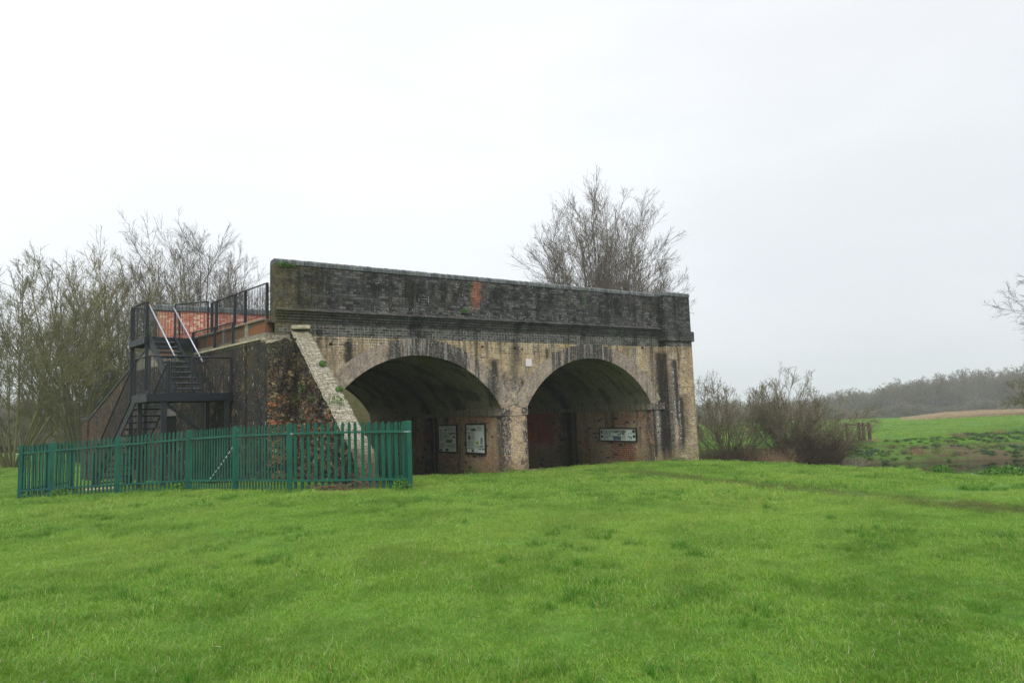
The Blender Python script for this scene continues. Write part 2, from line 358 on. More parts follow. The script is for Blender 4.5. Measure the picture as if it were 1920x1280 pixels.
def gfn(e):
    P = e.pos(); n = e.noise(P, 2.2, 4, .6); n2 = e.noise(P, 30, 3, .6); x, y, z = e.sep(P)
    c = e.mix(e.ss(n, .3, .7), (.003, .068, .044), (.005, .110, .073)); c = e.mix(e.ss(n2, .6, .68)*.4, c, (.10, .17, .14)); c = e.mix(e.ss(e.noise(e.vec(x*40, y*40, z*2.), 1, 3, .6), .62, .72)*.5, c, (.012, .045, .03))
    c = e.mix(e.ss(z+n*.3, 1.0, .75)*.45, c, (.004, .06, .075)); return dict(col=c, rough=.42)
MGREEN = mat('green_powder_coat', gfn, .42, .45)
MRUST = mat('rusted_girder', lambda e: dict(col=e.mix(e.ss(e.noise(e.pos(), 2.4, 4, .6), .4, .6), (.26, .085, .03), (.12, .10, .065)), h=e.noise(e.pos(), 10, 4, .6), bs=.3), .9, .2)
MSTONE = plain('pale_capping_stone', (.40, .36, .25), .9, .2, 0, .3, 7, .6)
MDECK = plain('deck_concrete', (.16, .15, .13), .9, .2, 0, .3, 5, .4)
MHOLE = plain('dark_recess', (.012, .011, .010), .9, .1)
MBOARD = plain('board_frame_black', (.012, .013, .014), .45, .4)
def pfn(e):
    n = e.noise(e.pos(), 3.5, 3, .5); return dict(col=e.mix(e.ss(n, .35, .65), (.66, .80, .70), (.78, .86, .80)), rough=.3)
MPRINT = mat('printed_panel', pfn, .3, .4)
MINK = plain('grey_text_ink', (.20, .26, .22), .5, .3, 0, .1); MPIC = plain('dark_picture_ink', (.035, .045, .04), .5, .3, 0, .9, 40)
MPIC2 = plain('green_picture_ink', (.10, .155, .115), .5, .3, 0, .7, 30); MYEL = plain('yellow_picture_ink', (.35, .42, .05), .5, .3, 0, .6, 30); MBLUE = plain('blue_picture_ink', (.10, .17, .20), .5, .3, 0, .5, 18)
MWHITE = plain('white_plaque', (.66, .60, .62), .5, .3, 0, .05)

# ------------------------------------------------------------------ terrain
CP = np.array([(0,-19,.50),(8,-16,.48),(-6,-14,.42),(14,-17,.42),(3,-12,.56),(-4,-6,.42),(6.34,-5.62,.60),(4.27,-4.1,.61),(3.53,-2.4,.60),(2.83,-.68,.57),(1.48,1.34,.46),
 (.09,3.15,.33),(-.6,4,.29),(.7,7.5,.2),(5.9,-4.6,.66),(6,-1,.55),(9,-3,.34),(10,1.8,.18),(13,0,.15),(12.4,0,.22),(13.5,3,-.02),(19.35,0,.02),(19.35,2.4,-.1),(19.35,6.4,-.45),
 (16,9,-.35),(10,7,-.08),(12.4,9,-.2),(21.6,-.3,.0),(20.2,-1.5,.05),(20.6,-5.4,.05),(20.6,-8.7,.04),(19.4,-12,.04),(14,-6,.27),(13,-10.3,.34),(12,-13,.40),(-3,56,.1),(-2,34,0),
 (2,19,-.3),(2.5,8,.2),(10,16,-.4),(18,16,-.5),(-15,0,.2),(-20,25,0),(-20,-20,.4),(20,-24,.2),(12,30,-.5)], float)
def _k(d): return np.exp(-(d/7.)**2)+.6*np.exp(-(d/25.)**2)
_D = np.hypot(CP[:,None,0]-CP[None,:,0], CP[:,None,1]-CP[None,:,1]); _W = np.linalg.solve(_k(_D)+.05*np.eye(len(CP)), CP[:,2]-.1)
def sst(x, a, b): t = np.clip((x-a)/(b-a), 0, 1); return t*t*(3-2*t)
def hsh(x, y, s): 
    return (np.sin(x*1.7*s+1.3*np.sin(y*.9*s))+np.sin(y*1.3*s+2.1*np.sin(x*.7*s+1.))+.5*np.sin((x+y)*3.1*s))/2.5
def gh(x, y):
    x = np.asarray(x, float); y = np.asarray(y, float); sh = x.shape; X_ = x.ravel(); Y_ = y.ravel()
    z = np.full(X_.shape, .1)
    for (cx, cy, _), w in zip(CP, _W): z = z+w*_k(np.hypot(X_-cx, Y_-cy))
    dd = .56*X_+.82*(Y_+19.)
    z = z+.018*hsh(X_, Y_, 1.5)
    wob = .35*hsh(X_, Y_, .35)+.15*hsh(X_, Y_, 1.9)
    lip = 20.9+wob*.8+sst(Y_, -8, -16)*-1.3
    n = sst(X_, lip-.2, lip+2.6)                              # near bank into the river
    z = z*(1-n)+(-1.9)*n
    s = .56*X_+.83*Y_                                         # far bank
    t = np.minimum(s-20.9, np.maximum(X_-30.5, s-20.9+0*X_)) + wob*.5
    t = np.where(Y_ > 6, X_-30.5+wob, t)
    fb = sst(t, -.5, .5)*.55+sst(t, .3, 3.6)*.45
    fld = -.22+.10*hsh(X_, Y_, .12)+.05*hsh(X_, Y_, .5)+sst(dd, 76, 190)*-4.9
    right = sst(X_, 26., 27.5)
    z = np.where(X_ > 24.5, (-1.9)*(1-fb)+fld*fb, z)
    lf = sst(dd, 60, 160)*(1-right)                           # land behind, left
    z = z*(1-lf)+(-1.5)*lf
    return z.reshape(sh)
def g(x, y): return float(gh(np.array([x]), np.array([y]))[0])

def ground_fn(e):
    P = e.pos(); x, y, z = e.sep(P)
    n0 = e.noise(P, .13, 3, .5); n1 = e.noise(P, .7, 4, .6); n2 = e.noise(P, 4, 4, .65); n3 = e.noise(P, 25, 3, .7)
    c = e.mix(e.ss(n1, .35, .65), (.07, .17, .020), (.11, .23, .032)); c = e.mix(e.ss(n2, .4, .7)*.6, c, (.045, .115, .016)); c = e.mix(e.ss(n3, .5, .7)*.35, c, (.15, .24, .05))
    c = e.mix(e.ss(n0, .5, .68)*.35, c, (.12, .19, .035))
    # worn earth under the arches and along the foot of the walls
    un = e.ss(x, 6., 6.6)*e.ss(x, 21.8, 20.6)*e.ss(y+(n2-.5)*1.4, -.5, .35)*e.ss(y, 13, 11)
    c = e.mix(un*e.ss(n2+n1*.4, .3, .55)*.95, c, e.mix(n3, (.060, .040, .028), (.105, .075, .05)))
    c = e.mix(un*e.ss(n1, .55, .65)*.7, c, (.06, .075, .02))
    # trodden line beside the river
    pc = 13.9+(y+6.)*.23; d = e.m('ABSOLUTE', x-pc+(n1-.5)*1.); pth = e.ss(d, .75, .15)*e.ss(y, -2., -6.)*e.ss(n2, .3, .6)
    c = e.mix(pth*.5, c, (.085, .075, .035))
    # river banks: mud
    mud = e.ss(z+(n2-.5)*.5+(n1-.5)*.8, -1.05, -1.32)*e.ss(x, 19., 21.); c = e.mix(mud, c, e.mix(n2, (.035, .026, .018), (.10, .070, .045)))
    rg = e.ss(z+(n1-.5)*.7, -.35, -.62)*e.ss(x, 26, 28); c = e.mix(rg*.5, c, (.075, .095, .03)); sc2 = e.noise(e.vec(x*.35+y*.25, y*.2, z*2.6), 1, 5, .65); c = e.mix(e.ss(z, -.42, -.65)*e.ss(x, 26, 28)*e.ss(sc2+n2*.25, .62, .70)*.95, c, e.mix(n3, (.035, .028, .02), (.17, .12, .08)))
    far = e.ss(x*.56+y*.82+15.6, 46, 60); c = e.mix(far*.6, c, e.mix(e.ss(n0, .35, .65), (.105, .21, .040), (.085, .165, .036)))
    return dict(col=c, h=n2+n3*.5, bs=.8, rough=.95)
MGROUND = mat('meadow_turf', ground_fn, .95, .15, 0, .05)
def grid_mesh(xs, ys):
    Xg, Yg = np.meshgrid(xs, ys); Z = gh(Xg, Yg); V = np.stack([Xg.ravel(), Yg.ravel(), Z.ravel()], 1)
    nx = len(xs); i = np.arange(len(xs)-1)[None, :]+np.arange(len(ys)-1)[:, None]*nx; i = i.ravel()
    return V, np.stack([i, i+1, i+1+nx, i+nx], 1)
xs = np.unique(np.round(np.concatenate([np.linspace(-640, -60, 24), np.linspace(-60, -12, 40), np.arange(-12, 46, .32), np.arange(46, 90, 1.2), np.linspace(90, 640, 60)]), 3))
ys = np.unique(np.round(np.concatenate([np.linspace(-640, -60, 20), np.linspace(-60, -22, 24), np.arange(-22, 16, .32), np.arange(16, 90, 1.2), np.linspace(90, 640, 60)]), 3))
V, F = grid_mesh(xs, ys)
o = np_mesh('ground', V, F, None, [MGROUND], smooth=True); tag(o, 'grassy river meadow', None, None, 'structure'); o['category'] = 'ground'

def water_fn(e):
    P = e.pos(); n = e.noise(e.scalev(P, 1, 1, 1), 1.3, 3, .5); n2 = e.noise(P, 9, 2, .5)
    return dict(col=(.018, .017, .012), h=n+n2*.15, bs=.06, rough=.04)
MWATER = mat('river_water', water_fn, .04, .5, 0, .05)
wb = MB()
wb.face([(20, -200, -1.3), (90, -200, -1.3), (90, -5, -1.3), (45, 11, -1.3), (45, 150, -1.3), (20, 150, -1.3)])
o = wb.build('water', MWATER); tag(o, 'dark slow river', None, None, 'structure'); o['category'] = 'river'

# ------------------------------------------------------------------ the bridge
BR = empty('brick_bridge', (5.05, 0, g(5.05, 0)), 'two-arched weathered brick railway bridge with black parapet and buff arch faces', 'bridge')
XL = 5.05; XR = 21.5; DEP = 11.3; ZB = 4.50; ZTOP = 6.65
ux, uy = .983, .183; vx, vy = -.183, .983
def ab(a, b, z=None):
    p = (XL-a*ux+b*vx, -a*uy+b*vy)
    return p if z is None else (p[0], p[1], z)
ARC = [(6.42, 12.42), (13.35, 19.35)]; ZS = 2.2; RISE = 1.8; HS = 3.0; RA = (HS*HS+RISE*RISE)/(2*RISE); TH = math.asin(HS/RA); RT = .52
def arcp(cx, t, r=RA): return cx+r*math.sin(t), ZS+RISE-RA+r*math.cos(t)
# spandrel face with the two openings cut out (columns between the ring and the band)
f = MB(); NA = 40
ext = []          # piecewise lower edge of the face: list of (x,z)
for (x0, x1) in ARC:
    cx = (x0+x1)/2; ext.append([arcp(cx, -TH+2*TH*i/NA, RA+RT) for i in range(NA+1)])
GB = -1.2
def col_face(m, xa, za, xb, zb, top, y=0.):
    m.face([(xa, y, za), (xb, y, zb), (xb, y, top), (xa, y, top)])
zi = 2.05
def pier_side(m, xa, xb, z0, z1, y=0.): m.face([(xa, y, z0), (xb, y, z0), (xb, y, z1), (xa, y, z1)])
for e_ in ext:
    for (xa, za), (xb, zb) in zip(e_[:-1], e_[1:]): col_face(f, xa, za, xb, zb, ZB)
# ends beside the rings: ring foot cuts a wedge, filled with quads
def foot(cx, s):
    (xi, zi_) = arcp(cx, s*TH); (xo, zo) = arcp(cx, s*TH, RA+RT); return xi, zi_, xo, zo
xi, z_i, xo, zo = foot(9.42, -1); f.face([(XL, 0, 2.2), (xi, 0, z_i), (xo, 0, zo), (XL, 0, zo)]); f.face([(XL, 0, zo), (xo, 0, zo), (xo, 0, ZB), (XL, 0, ZB)])
f.face([(XL, 0, GB), (6.42, 0, GB), (6.42, 0, 2.2), (XL, 0, 2.2)])
xa, za, xoa, zoa = foot(9.42, 1); xb, zb, xob, zob = foot(16.35, -1)
f.face([(xa, 0, za), (xb, 0, zb), (xob, 0, zob), (xoa, 0, zoa)] if xob > xoa else [(xa, 0, za), (xb, 0, zb), ((xoa+xob)/2, 0, za+.7)])
if xob > xoa: f.face([(xoa, 0, zoa), (xob, 0, zob), (xob, 0, ZB), (xoa, 0, ZB)])
xi, z_i, xo, zo = foot(16.35, 1); f.face([(xi, 0, z_i), (XR, 0, z_i), (XR, 0, zo), (xo, 0, zo)]); f.face([(xo, 0, zo), (XR, 0, zo), (XR, 0, ZB), (xo, 0, ZB)])
f.face([(19.35, 0, GB), (XR, 0, GB), (XR, 0, 2.2), (19.35, 0, 2.2)])
# band of blue brick under the corbel
f.face([(XL, 0, ZB), (XR, 0, ZB), (XR, 0, 4.86), (XL, 0, 4.86)])
# right end face and back face
f.face([(XR, 0, GB), (XR, DEP, GB), (XR, DEP, 5.1), (XR, 0, 5.1)])
f.face([(XL, 0, 4.86), (XR, 0, 4.86), (XR, 0, 4.861), (XL, 0, 4.861)])
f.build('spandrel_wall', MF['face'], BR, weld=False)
bk = MB()
for (x0, x1) in ARC:
    cx = (x0+x1)/2; e_ = [arcp(cx, -TH+2*TH*i/NA) for i in range(NA+1)]
    for (xa, za), (xb, zb) in zip(e_[:-1], e_[1:]): bk.face([(xb, DEP, zb), (xa, DEP, za), (xa, DEP, 5.1), (xb, DEP, 5.1)])
for (xa, xb) in ((ab(0, DEP/vy)[0], 6.42), (12.42, 13.35), (19.35, XR)): bk.face([(xb, DEP, GB), (xa, DEP, GB), (xa, DEP, 5.1), (xb, DEP, 5.1)])
bk.build('spandrel_wall', MF['face'], BR, weld=False)
# arch rings, vaults, jambs
for (x0, x1) in ARC:
    cx = (x0+x1)/2; r = MB(); vlt = MB(); jb = MB()
    for i in range(NA):
        t0 = -TH+2*TH*i/NA; t1 = -TH+2*TH*(i+1)/NA; yy = -.018
        a0 = arcp(cx, t0); a1 = arcp(cx, t1); b0 = arcp(cx, t0, RA+RT); b1 = arcp(cx, t1, RA+RT)
        u0 = (t0)*(RA+.25)+cx*3; u1 = (t1)*(RA+.25)+cx*3
        r.face([(a0[0], yy, a0[1]), (a1[0], yy, a1[1]), (b1[0], yy, b1[1]), (b0[0], yy, b0[1])], [(0, u0), (0, u1), (RT, u1), (RT, u0)])
        r.face([(b0[0], yy, b0[1]), (b1[0], yy, b1[1]), (b1[0], 0, b1[1]), (b0[0], 0, b0[1])], [(0, u0), (0, u1), (.02, u1), (.02, u0)])
        r.face([(a1[0], yy, a1[1]), (a0[0], yy, a0[1]), (a0[0], .3, a0[1]), (a1[0], .3, a1[1])], [(0, u1), (0, u0), (.3, u0), (.3, u1)])
        vlt.face([(a1[0], .3, a1[1]), (a0[0], .3, a0[1]), (a0[0], DEP, a0[1]), (a1[0], DEP, a1[1])], [(.3, u1), (.3, u0), (DEP, u0), (DEP, u1)])
    r.build('arch_ring', MF['ring'], BR, weld=True, smooth=False)
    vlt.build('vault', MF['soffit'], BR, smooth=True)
    # right-hand jamb with a vertical drainage slot, then left-hand jamb
    for xj, sgn in ((x1, 1), (x0, -1)):
        jb = MB()
        for ya, yb, dx in ((0, 5.02, 0), (5.02, 5.62, .22), (5.62, DEP, 0)):
            X0 = xj+sgn*dx; jb.face([(X0, ya, GB), (X0, yb, GB), (X0, yb, ZS+.02), (X0, ya, ZS+.02)])
            if dx:
                jb.face([(xj, ya, GB), (X0, ya, GB), (X0, ya, ZS), (xj, ya, ZS)]); jb.face([(xj, yb, GB), (X0, yb, GB), (X0, yb, ZS), (xj, yb, ZS)])
        # projecting impost course
        s = -sgn*.05
        for ya, yb in ((0.02, 5.02), (5.62, DEP-.02)):
            q = sorted((xj, xj+s)); jb.box(q[0], ya, zi, q[1], yb, 2.30)
        jb.build('abutment_face', MF['jamb'], BR, weld=False)
pr = MB(); pr.box(12.40, -.03, GB, 13.37, .10, zi); pr.build('pier', MF['pier'], BR)
im = MB(); im.box(12.36, -.055, zi, 13.41, .10, 2.30); im.build('impost_course', MF['pier'], BR); im = MB(); im.box(19.32, -.05, zi, 19.97, -.0, 2.30); im.build('impost_course', MF['pier'], BR)
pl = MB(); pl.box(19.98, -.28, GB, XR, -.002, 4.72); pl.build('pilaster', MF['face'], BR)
# corbelled string course: four oversailing courses
cb = MB(); 
for i in range(4): cb.box(5.14-.02*i, -.03-.036*i, 4.862+.072*i+.018, 19.98, .001, 4.862+.072*(i+1))
cb.box(5.06, -.19, 5.165, 19.98, .001, 5.20); cb.face([(5.06, -.19, 5.2), (19.98, -.19, 5.2), (19.98, .0, 5.27), (5.06, 0., 5.27)])
cb.build('string_course', MF['face'], BR, weld=False)
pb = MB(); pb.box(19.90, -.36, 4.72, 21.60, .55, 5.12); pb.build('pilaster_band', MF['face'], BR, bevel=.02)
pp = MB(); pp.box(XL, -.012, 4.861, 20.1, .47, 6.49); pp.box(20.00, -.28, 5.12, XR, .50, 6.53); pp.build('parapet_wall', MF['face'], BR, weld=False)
def coping(x0, x1, y0, y1, z0, z1, step, parent, name='parapet_coping', m=MCOP, mi=None, sag=0):
    Vs = []; Fs = []; T = []; x = x0
    while x < x1-.02:
        w = min(step*random.uniform(.93, 1.07), x1-x); jz = random.uniform(-.007, .007); jy = random.uniform(-.005, .005); gp = .006
        prof = [(y0+jy, z0), (y0+jy, z1-.07+jz), (y0+.035+jy, z1-.02+jz), (y0+.09+jy, z1+jz), (y1-.09, z1+jz), (y1-.035, z1-.02+jz), (y1, z1-.07), (y1, z0)]
        b = len(Vs); n = len(prof); Vs += [(x+gp, p[0], p[1]) for p in prof]+[(x+w-gp, p[0], p[1]) for p in prof]; T += [random.random()]*(2*n)
        Fs.append([b+i for i in range(n)]); Fs.append([b+n+i for i in range(n)][::-1])
        for i in range(n): j = (i+1) % n; Fs.append([b+j, b+i, b+n+i, b+n+j])
        x += w
    me = bpy.data.meshes.new(name); me.from_pydata(Vs, [], Fs); at = me.attributes.new('tint', 'FLOAT', 'POINT'); at.data.foreach_set('value', T)
    return link(name, me, parent, [m])
coping(XL+.0, 20.0, -.035, .49, 6.49, ZTOP, .118, BR)
coping(19.985, XR+.015, -.305, .52, 6.53, 6.70, .118, BR)
# far parapet (red inner face) and deck
fp = MB(); xf = ab(0, 9.4/vy)[0]; fp.box(xf, 9.36, 4.7, XR, 9.82, 6.45); fp.build('parapet_wall', MRED, BR)['label'] = 'clean red brick inner face of the far parapet'
coping(xf-.03, XR, 9.30, 9.88, 6.45, 6.67, .118, BR)
dk = MB(); dk.face([ab(0, .3, 4.9), (XR, .3, 4.9), (XR, DEP, 4.9), ab(0, DEP/vy, 4.9)]); dk.face([(XR-.0, .5, 4.9), (XR, 9.36, 4.9), (XR, 9.36, 5.1), (XR, .5, 5.1)])
dk.box(xf, 9.83, 4.7, XR-.01, DEP-.01, 5.1); dk.build('deck', MDECK, BR, weld=False)
# west end wall: sooty lower wall standing proud, ledge, girder upstand
ew = MB()
def strip(m, a0, a1, b0, b1, z0, z1): m.hexa([ab(a1, b0), ab(a0, b0), ab(a0, b1), ab(a1, b1)], z0, z1)
NB = 34
strip(ew, -.3, .36, -.42, 4.75, GB, 4.34); strip(ew, -.3, .22, 4.76, 10.2, GB, 4.3)
ew.box(XL-.06, -.06, 4.2, XL+.4, .35, ZB)
strip(ew, -.3, .43, .95, 1.25, GB, 4.30)                       # shallow buttress strip
strip(ew, -.3, .16, .2, 10.2, 4.30, 4.58)
ew.build('end_wall', MDARK, BR, weld=False)
lg = MB(); strip(lg, -.1, .42, .05, 4.8, 4.342, 4.40); lg.build('ledge_coping', MSTONE, BR)
gd = MB(); strip(gd, -.2, .04, .5, 9.3, 4.58, 4.97); gd.build('girder', MRUST, BR)
g2 = MB(); strip(g2, -.2, .10, .5, 9.3, 4.97, 5.02); strip(g2, -.05, .08, 1.55, 1.75, 4.58, 4.97); strip(g2, -.05, .08, 3.2, 3.4, 4.58, 4.97); g2.build('girder_flange', MDARK, BR)
rc = MB(); strip(rc, .2, .225, 6.9, 8.1, 1.2, 2.45); rc.build('recess', MHOLE, BR); rl = MB(); strip(rl, .2, .30, 6.7, 8.3, 2.45, 2.70); rl.build('lintel', MDECK, BR)
# far raking wing in line with the end wall
fw = MB(); Z0 = 5.0; 
fw.hexa([ab(.22, 10.2), ab(-.3, 10.2), ab(-.3, 18.2), ab(.22, 18.2)], GB, 0, z0s=[GB]*4, z1s=[Z0, Z0, 2.5, 2.5])
fw.build('raking_wing_wall', MDARK, BR)
fc = MB(); fc.bar(ab(-.04, 10.2, Z0+.03), ab(-.04, 18.2, 2.53), .60, .07); fc.bar(ab(-.04, 18.2, 2.58), ab(-.04, 19.15, 2.58), .66, .08); fc.build('wing_coping', MCOP, BR)
ft = MB(); strip(ft, -.36, .30, 18.2, 19.1, GB, 2.54); ft.build('wing_end_pier', MDARK, BR)
# mossy wing seen through the left-hand arch
mw = MB(); mw.hexa([(4.0, 13.9), (15.5, 13.9), (15.5, 14.4), (4.0, 14.4)], -1.5, 4.6, z0s=[-1.5]*4, z1s=[4.6, 4.2, 4.2, 4.6]); mw.build('mossy_wing_wall', MMOSS, BR)

# near buttress: torn brick core on the left, pale lichened rake on top
def rough_plate(fnp, nu, nv, amp, seed, name, m, parent, chunk=.23):
    rs = np.random.default_rng(seed); U, Vv = np.meshgrid(np.linspace(0, 1, nu), np.linspace(0, 1, nv))
    P = np.stack(fnp(U, Vv), -1).astype(float)
    q1 = np.floor(P[..., 1]/.17+.5*(np.floor(P[..., 2]/.085) % 2)).astype(int); q2 = np.floor(P[..., 2]/.085).astype(int)
    tab = rs.random((97, 89)); big = .5+.5*hsh(P[..., 1]*2.1+seed, P[..., 2]*2.3, 1.1)
    P[..., 0] -= amp*(tab[q1 % 97, q2 % 89]*.9+big*1.4)+rs.normal(0, amp*.08, U.shape)
    i = np.arange(nu-1)[None]+np.arange(nv-1)[:, None]*nu; i = i.ravel()
    return np_mesh(name, P.reshape(-1, 3), np.stack([i, i+nu, i+1+nu, i+1], 1), parent, [m])
RK = [(0.02, 4.66), (-2.3, 3.0), (-3.65, 2.05), (-4.45, 1.5), (-4.78, 1.15), (-4.84, .3)]     # (y, z) of the rake
def rkz(y):
    ys_ = [p[0] for p in RK][::-1]; zs_ = [p[1] for p in RK][::-1]; return np.interp(y, ys_, zs_)
rough_plate(lambda U, W: (5.53+0*U, .05-4.83*U, .2+(rkz(.05-4.83*U)-.2)*W), 230, 210, .05, 3, 'buttress_core', MRUB, BR)
CM = MB(); CM.box(4.80, -.50, .2, 5.52, .01, 4.22); CM.build('abutment_core', MRUB, BR)
def _fp(U, W): return (4.76+.76*U, -.50-.12*np.sin(U*3)-.03*hsh(U*9, W*22, 1.), .2+4.1*W-.10*hsh(U*6, U*0, 1.))
rough_plate(_fp, 40, 200, .03, 7, 'buttress_core', MRUB, BR)
bt = MB()
for (ya, za), (yb, zb) in zip(RK[:-1], RK[1:]):
    L0 = math.hypot(ya, za-4.66); L1 = math.hypot(yb, zb-4.66)
    bt.face([(5.98, ya, .1), (5.98, ya, za), (5.98, yb, zb), (5.98, yb, .1)])
bt.build('buttress_side', MPALE, BR, weld=False)
def _rake():
    nu, nv = 26, 300; rs_ = np.random.default_rng(8); Y = np.linspace(.02, -4.84, nv); Zr = rkz(Y); Xr = np.linspace(5.47, 6.0, nu); Xg, Yg = np.meshgrid(Xr, Y); Zg = np.repeat(Zr[:, None], nu, 1)
    q1 = np.floor(Xg/.23+.5*(np.floor(np.hypot(Yg, Zg-4.66)/.08) % 2)).astype(int); q2 = np.floor(np.hypot(Yg, Zg-4.66)/.08).astype(int); tb = rs_.random((97, 89)); k = tb[q1 % 97, q2 % 89]*.022+.02*hsh(Xg*7, Yg*3, 1.)+rs_.normal(size=Xg.shape)*.004
    edge = np.minimum(np.arange(nu), nu-1-np.arange(nu))[None]; k = k-.03*(edge < 2)*tb[q2 % 97, 5]
    V = np.stack([Xg+.012*hsh(Yg*11, Xg, 1.), Yg-k*.7, Zg+k*.7], -1).reshape(-1, 3); i = (np.arange(nu-1)[None]+np.arange(nv-1)[:, None]*nu).ravel(); F = np.stack([i, i+nu, i+1+nu, i+1], 1)
    o = np_mesh('buttress_rake', V, F, BR, [MPALE]); me = o.data; uv = me.uv_layers.new(name='UVMap'); vi = np.empty(len(me.loops), np.int32); me.loops.foreach_get('vertex_index', vi); L_ = np.hypot(V[:, 1], V[:, 2]-4.66); uv.data.foreach_set('uv', np.stack([V[vi, 0], L_[vi]], 1).astype(np.float32).ravel())
_rake()
cs = MB(); cs.bar((5.48, -.04, 4.71), (5.99, -.04, 4.73), .26, .11); cs.build('capping_stone', MSTONE, BR, bevel=.02)
ts = MB(); ts.box(4.74, -.52, 4.22, 5.50, .02, 4.30); ts.build('ledge_stone', MSTONE, BR)
# drain pipes and putlog holes
dp = MB(); dp.tube([(6.27, .02, 4.62), (6.27, -.11, 4.61)], .075, 12); dp.build('drain_pipe', MSTEEL, BR)
for (hx, hz, s) in ((6.62, 4.28, .05), (11.72, 4.32, .045), (13.0, 4.30, .05), (13.3, 4.28, .04), (15.9, 4.25, .04), (19.0, 4.44, .06), (8.95, 4.41, .035)):
    h = MB(); h.box(hx-s, -.004, hz-s*.7, hx+s, .02, hz+s*.7); h.build('putlog_hole', MHOLE, BR)
pq = MB(); pq.box(13.42, -.035, 3.69, 13.66, -.003, 3.94); o = pq.build('wall_plaque', MWHITE); tag(o, 'small blank white plaque fixed between the two arches', 'plaque')

# ------------------------------------------------------------------ information boards on the inner faces
def board(name, xw, y0, y1, z0, z1, label, items, lines):
    """board on the face x=xw looking to -x; left in view = larger y"""
    t = empty(name, (xw, (y0+y1)/2, z0), label, 'information board', 'information boards on the arch walls')
    W = y1-y0; H = z1-z0; fr = MB(); b = .045; x0 = xw-.06; x1 = xw-.002
    for q in ((y0-b, z0-b, y1+b, z0), (y0-b, z1, y1+b, z1+b), (y0-b, z0, y0, z1), (y1, z0, y1+b, z1)): fr.box(x0, q[0], q[1], x1, q[2], q[3])
    fr.build('frame', MBOARD, t)
    p = MB(); p.box(xw-.035, y0, z0, xw-.004, y1, z1); s = p.build('panel', MPRINT, t)
    def rect(m, u0, v0, u1, v1, k, mi=0):      # u from left, v from top, 0..1
        xx = xw-.037-k*.001; ya = y1-u0*W; yb = y1-u1*W; za = z1-v0*H; zb = z1-v1*H
        m.face([(xx, ya, zb), (xx, yb, zb), (xx, yb, za), (xx, ya, za)], None, mi)
    tx = MB()
    for (u0, u1, v0, v1, n) in lines:
        for i in range(n):
            v = v0+(v1-v0)*i/n; rect(tx, u0, v, u0+(u1-u0)*random.uniform(.8, 1), v+(v1-v0)/n*.42, 1)
    tx.build('text', MINK, s, weld=False)
    pc = MB()
    for it in items:
        u0, v0, u1, v1, mi = it[:5]
        if len(it) > 5:      # ragged dark drawing
            for _ in range(it[5]):
                a, c = random.uniform(u0, u1), random.uniform(v0, v1); w = (u1-u0)*random.uniform(.08, .3); h_ = (v1-v0)*random.uniform(.06, .25)
                rect(pc, a, c, min(a+w, u1), min(c+h_, v1), 2+_*.05, mi)
        else: rect(pc, u0, v0, u1, v1, 2, mi)
    pc.build('pictures', [MPIC, MPIC2, MYEL, MBLUE], s, weld=False)
    return t
board('information_board', 12.42, 3.10, 4.46, .78, 1.73, 'left upright information board with dark line drawings, under the left arch',
      [(.52,.24,.94,.34,0,26),(.78,.40,.93,.46,0),(.40,.54,.74,.66,1),(.70,.52,.76,.60,0),(.36,.71,.60,.82,0,12),(.03,.91,.17,.98,0),(.36,.89,.54,.98,0),(.34,.12,.46,.2,1),(.76,.02,.79,.05,0)],
      [(.5,.95,.07,.22,6),(.26,.5,.24,.52,9),(.26,.72,.36,.52,5),(.05,.22,.16,.60,12),(.05,.3,.68,.88,9),(.62,.95,.70,.86,6),(.05,.6,.03,.06,1)])
board('information_board', 12.42, 1.12, 2.36, .80, 1.76, 'right upright information board with a yellow picture, beside the central pier',
      [(.24,.08,.54,.23,1,14),(.26,.14,.52,.23,0),(.52,.60,.68,.71,2),(.74,.42,.88,.68,0,34),(.55,.46,.68,.52,0,6),(.08,.38,.22,.55,1),(.05,.85,.40,.88,0),(.26,.91,.40,.98,0),(.45,.87,.62,.97,0,8),(.65,.86,.80,.90,1),(.83,.86,.97,.90,0),(.80,.28,.95,.32,0,5)],
      [(.04,.2,.09,.2,5),(.6,.95,.07,.24,7),(.04,.5,.26,.36,4),(.26,.48,.38,.56,6),(.04,.46,.60,.82,9),(.72,.95,.72,.84,5),(.48,.95,.76,.84,4)])
board('information_board', 19.35, .95, 3.08, .84, 1.31, 'wide low information board with a bridge drawing, under the right arch',
      [(.28,.11,.72,.22,0,30),(.30,.2,.74,.34,1,40),(.27,.12,.285,.65,0),(.32,.55,.44,.80,1,14),(.38,.62,.60,.97,3),(.02,.14,.07,.42,0),(.02,.54,.08,.80,0),(.91,.1,.98,.35,0),(.92,.52,.98,.76,0),(.45,.3,.70,.55,1,26),(.78,.3,.90,.5,0,8),(.74,.6,.90,.95,1,16)],
      [(.09,.26,.12,.55,7),(.10,.26,.62,.9,5),(.62,.73,.62,.92,4)])

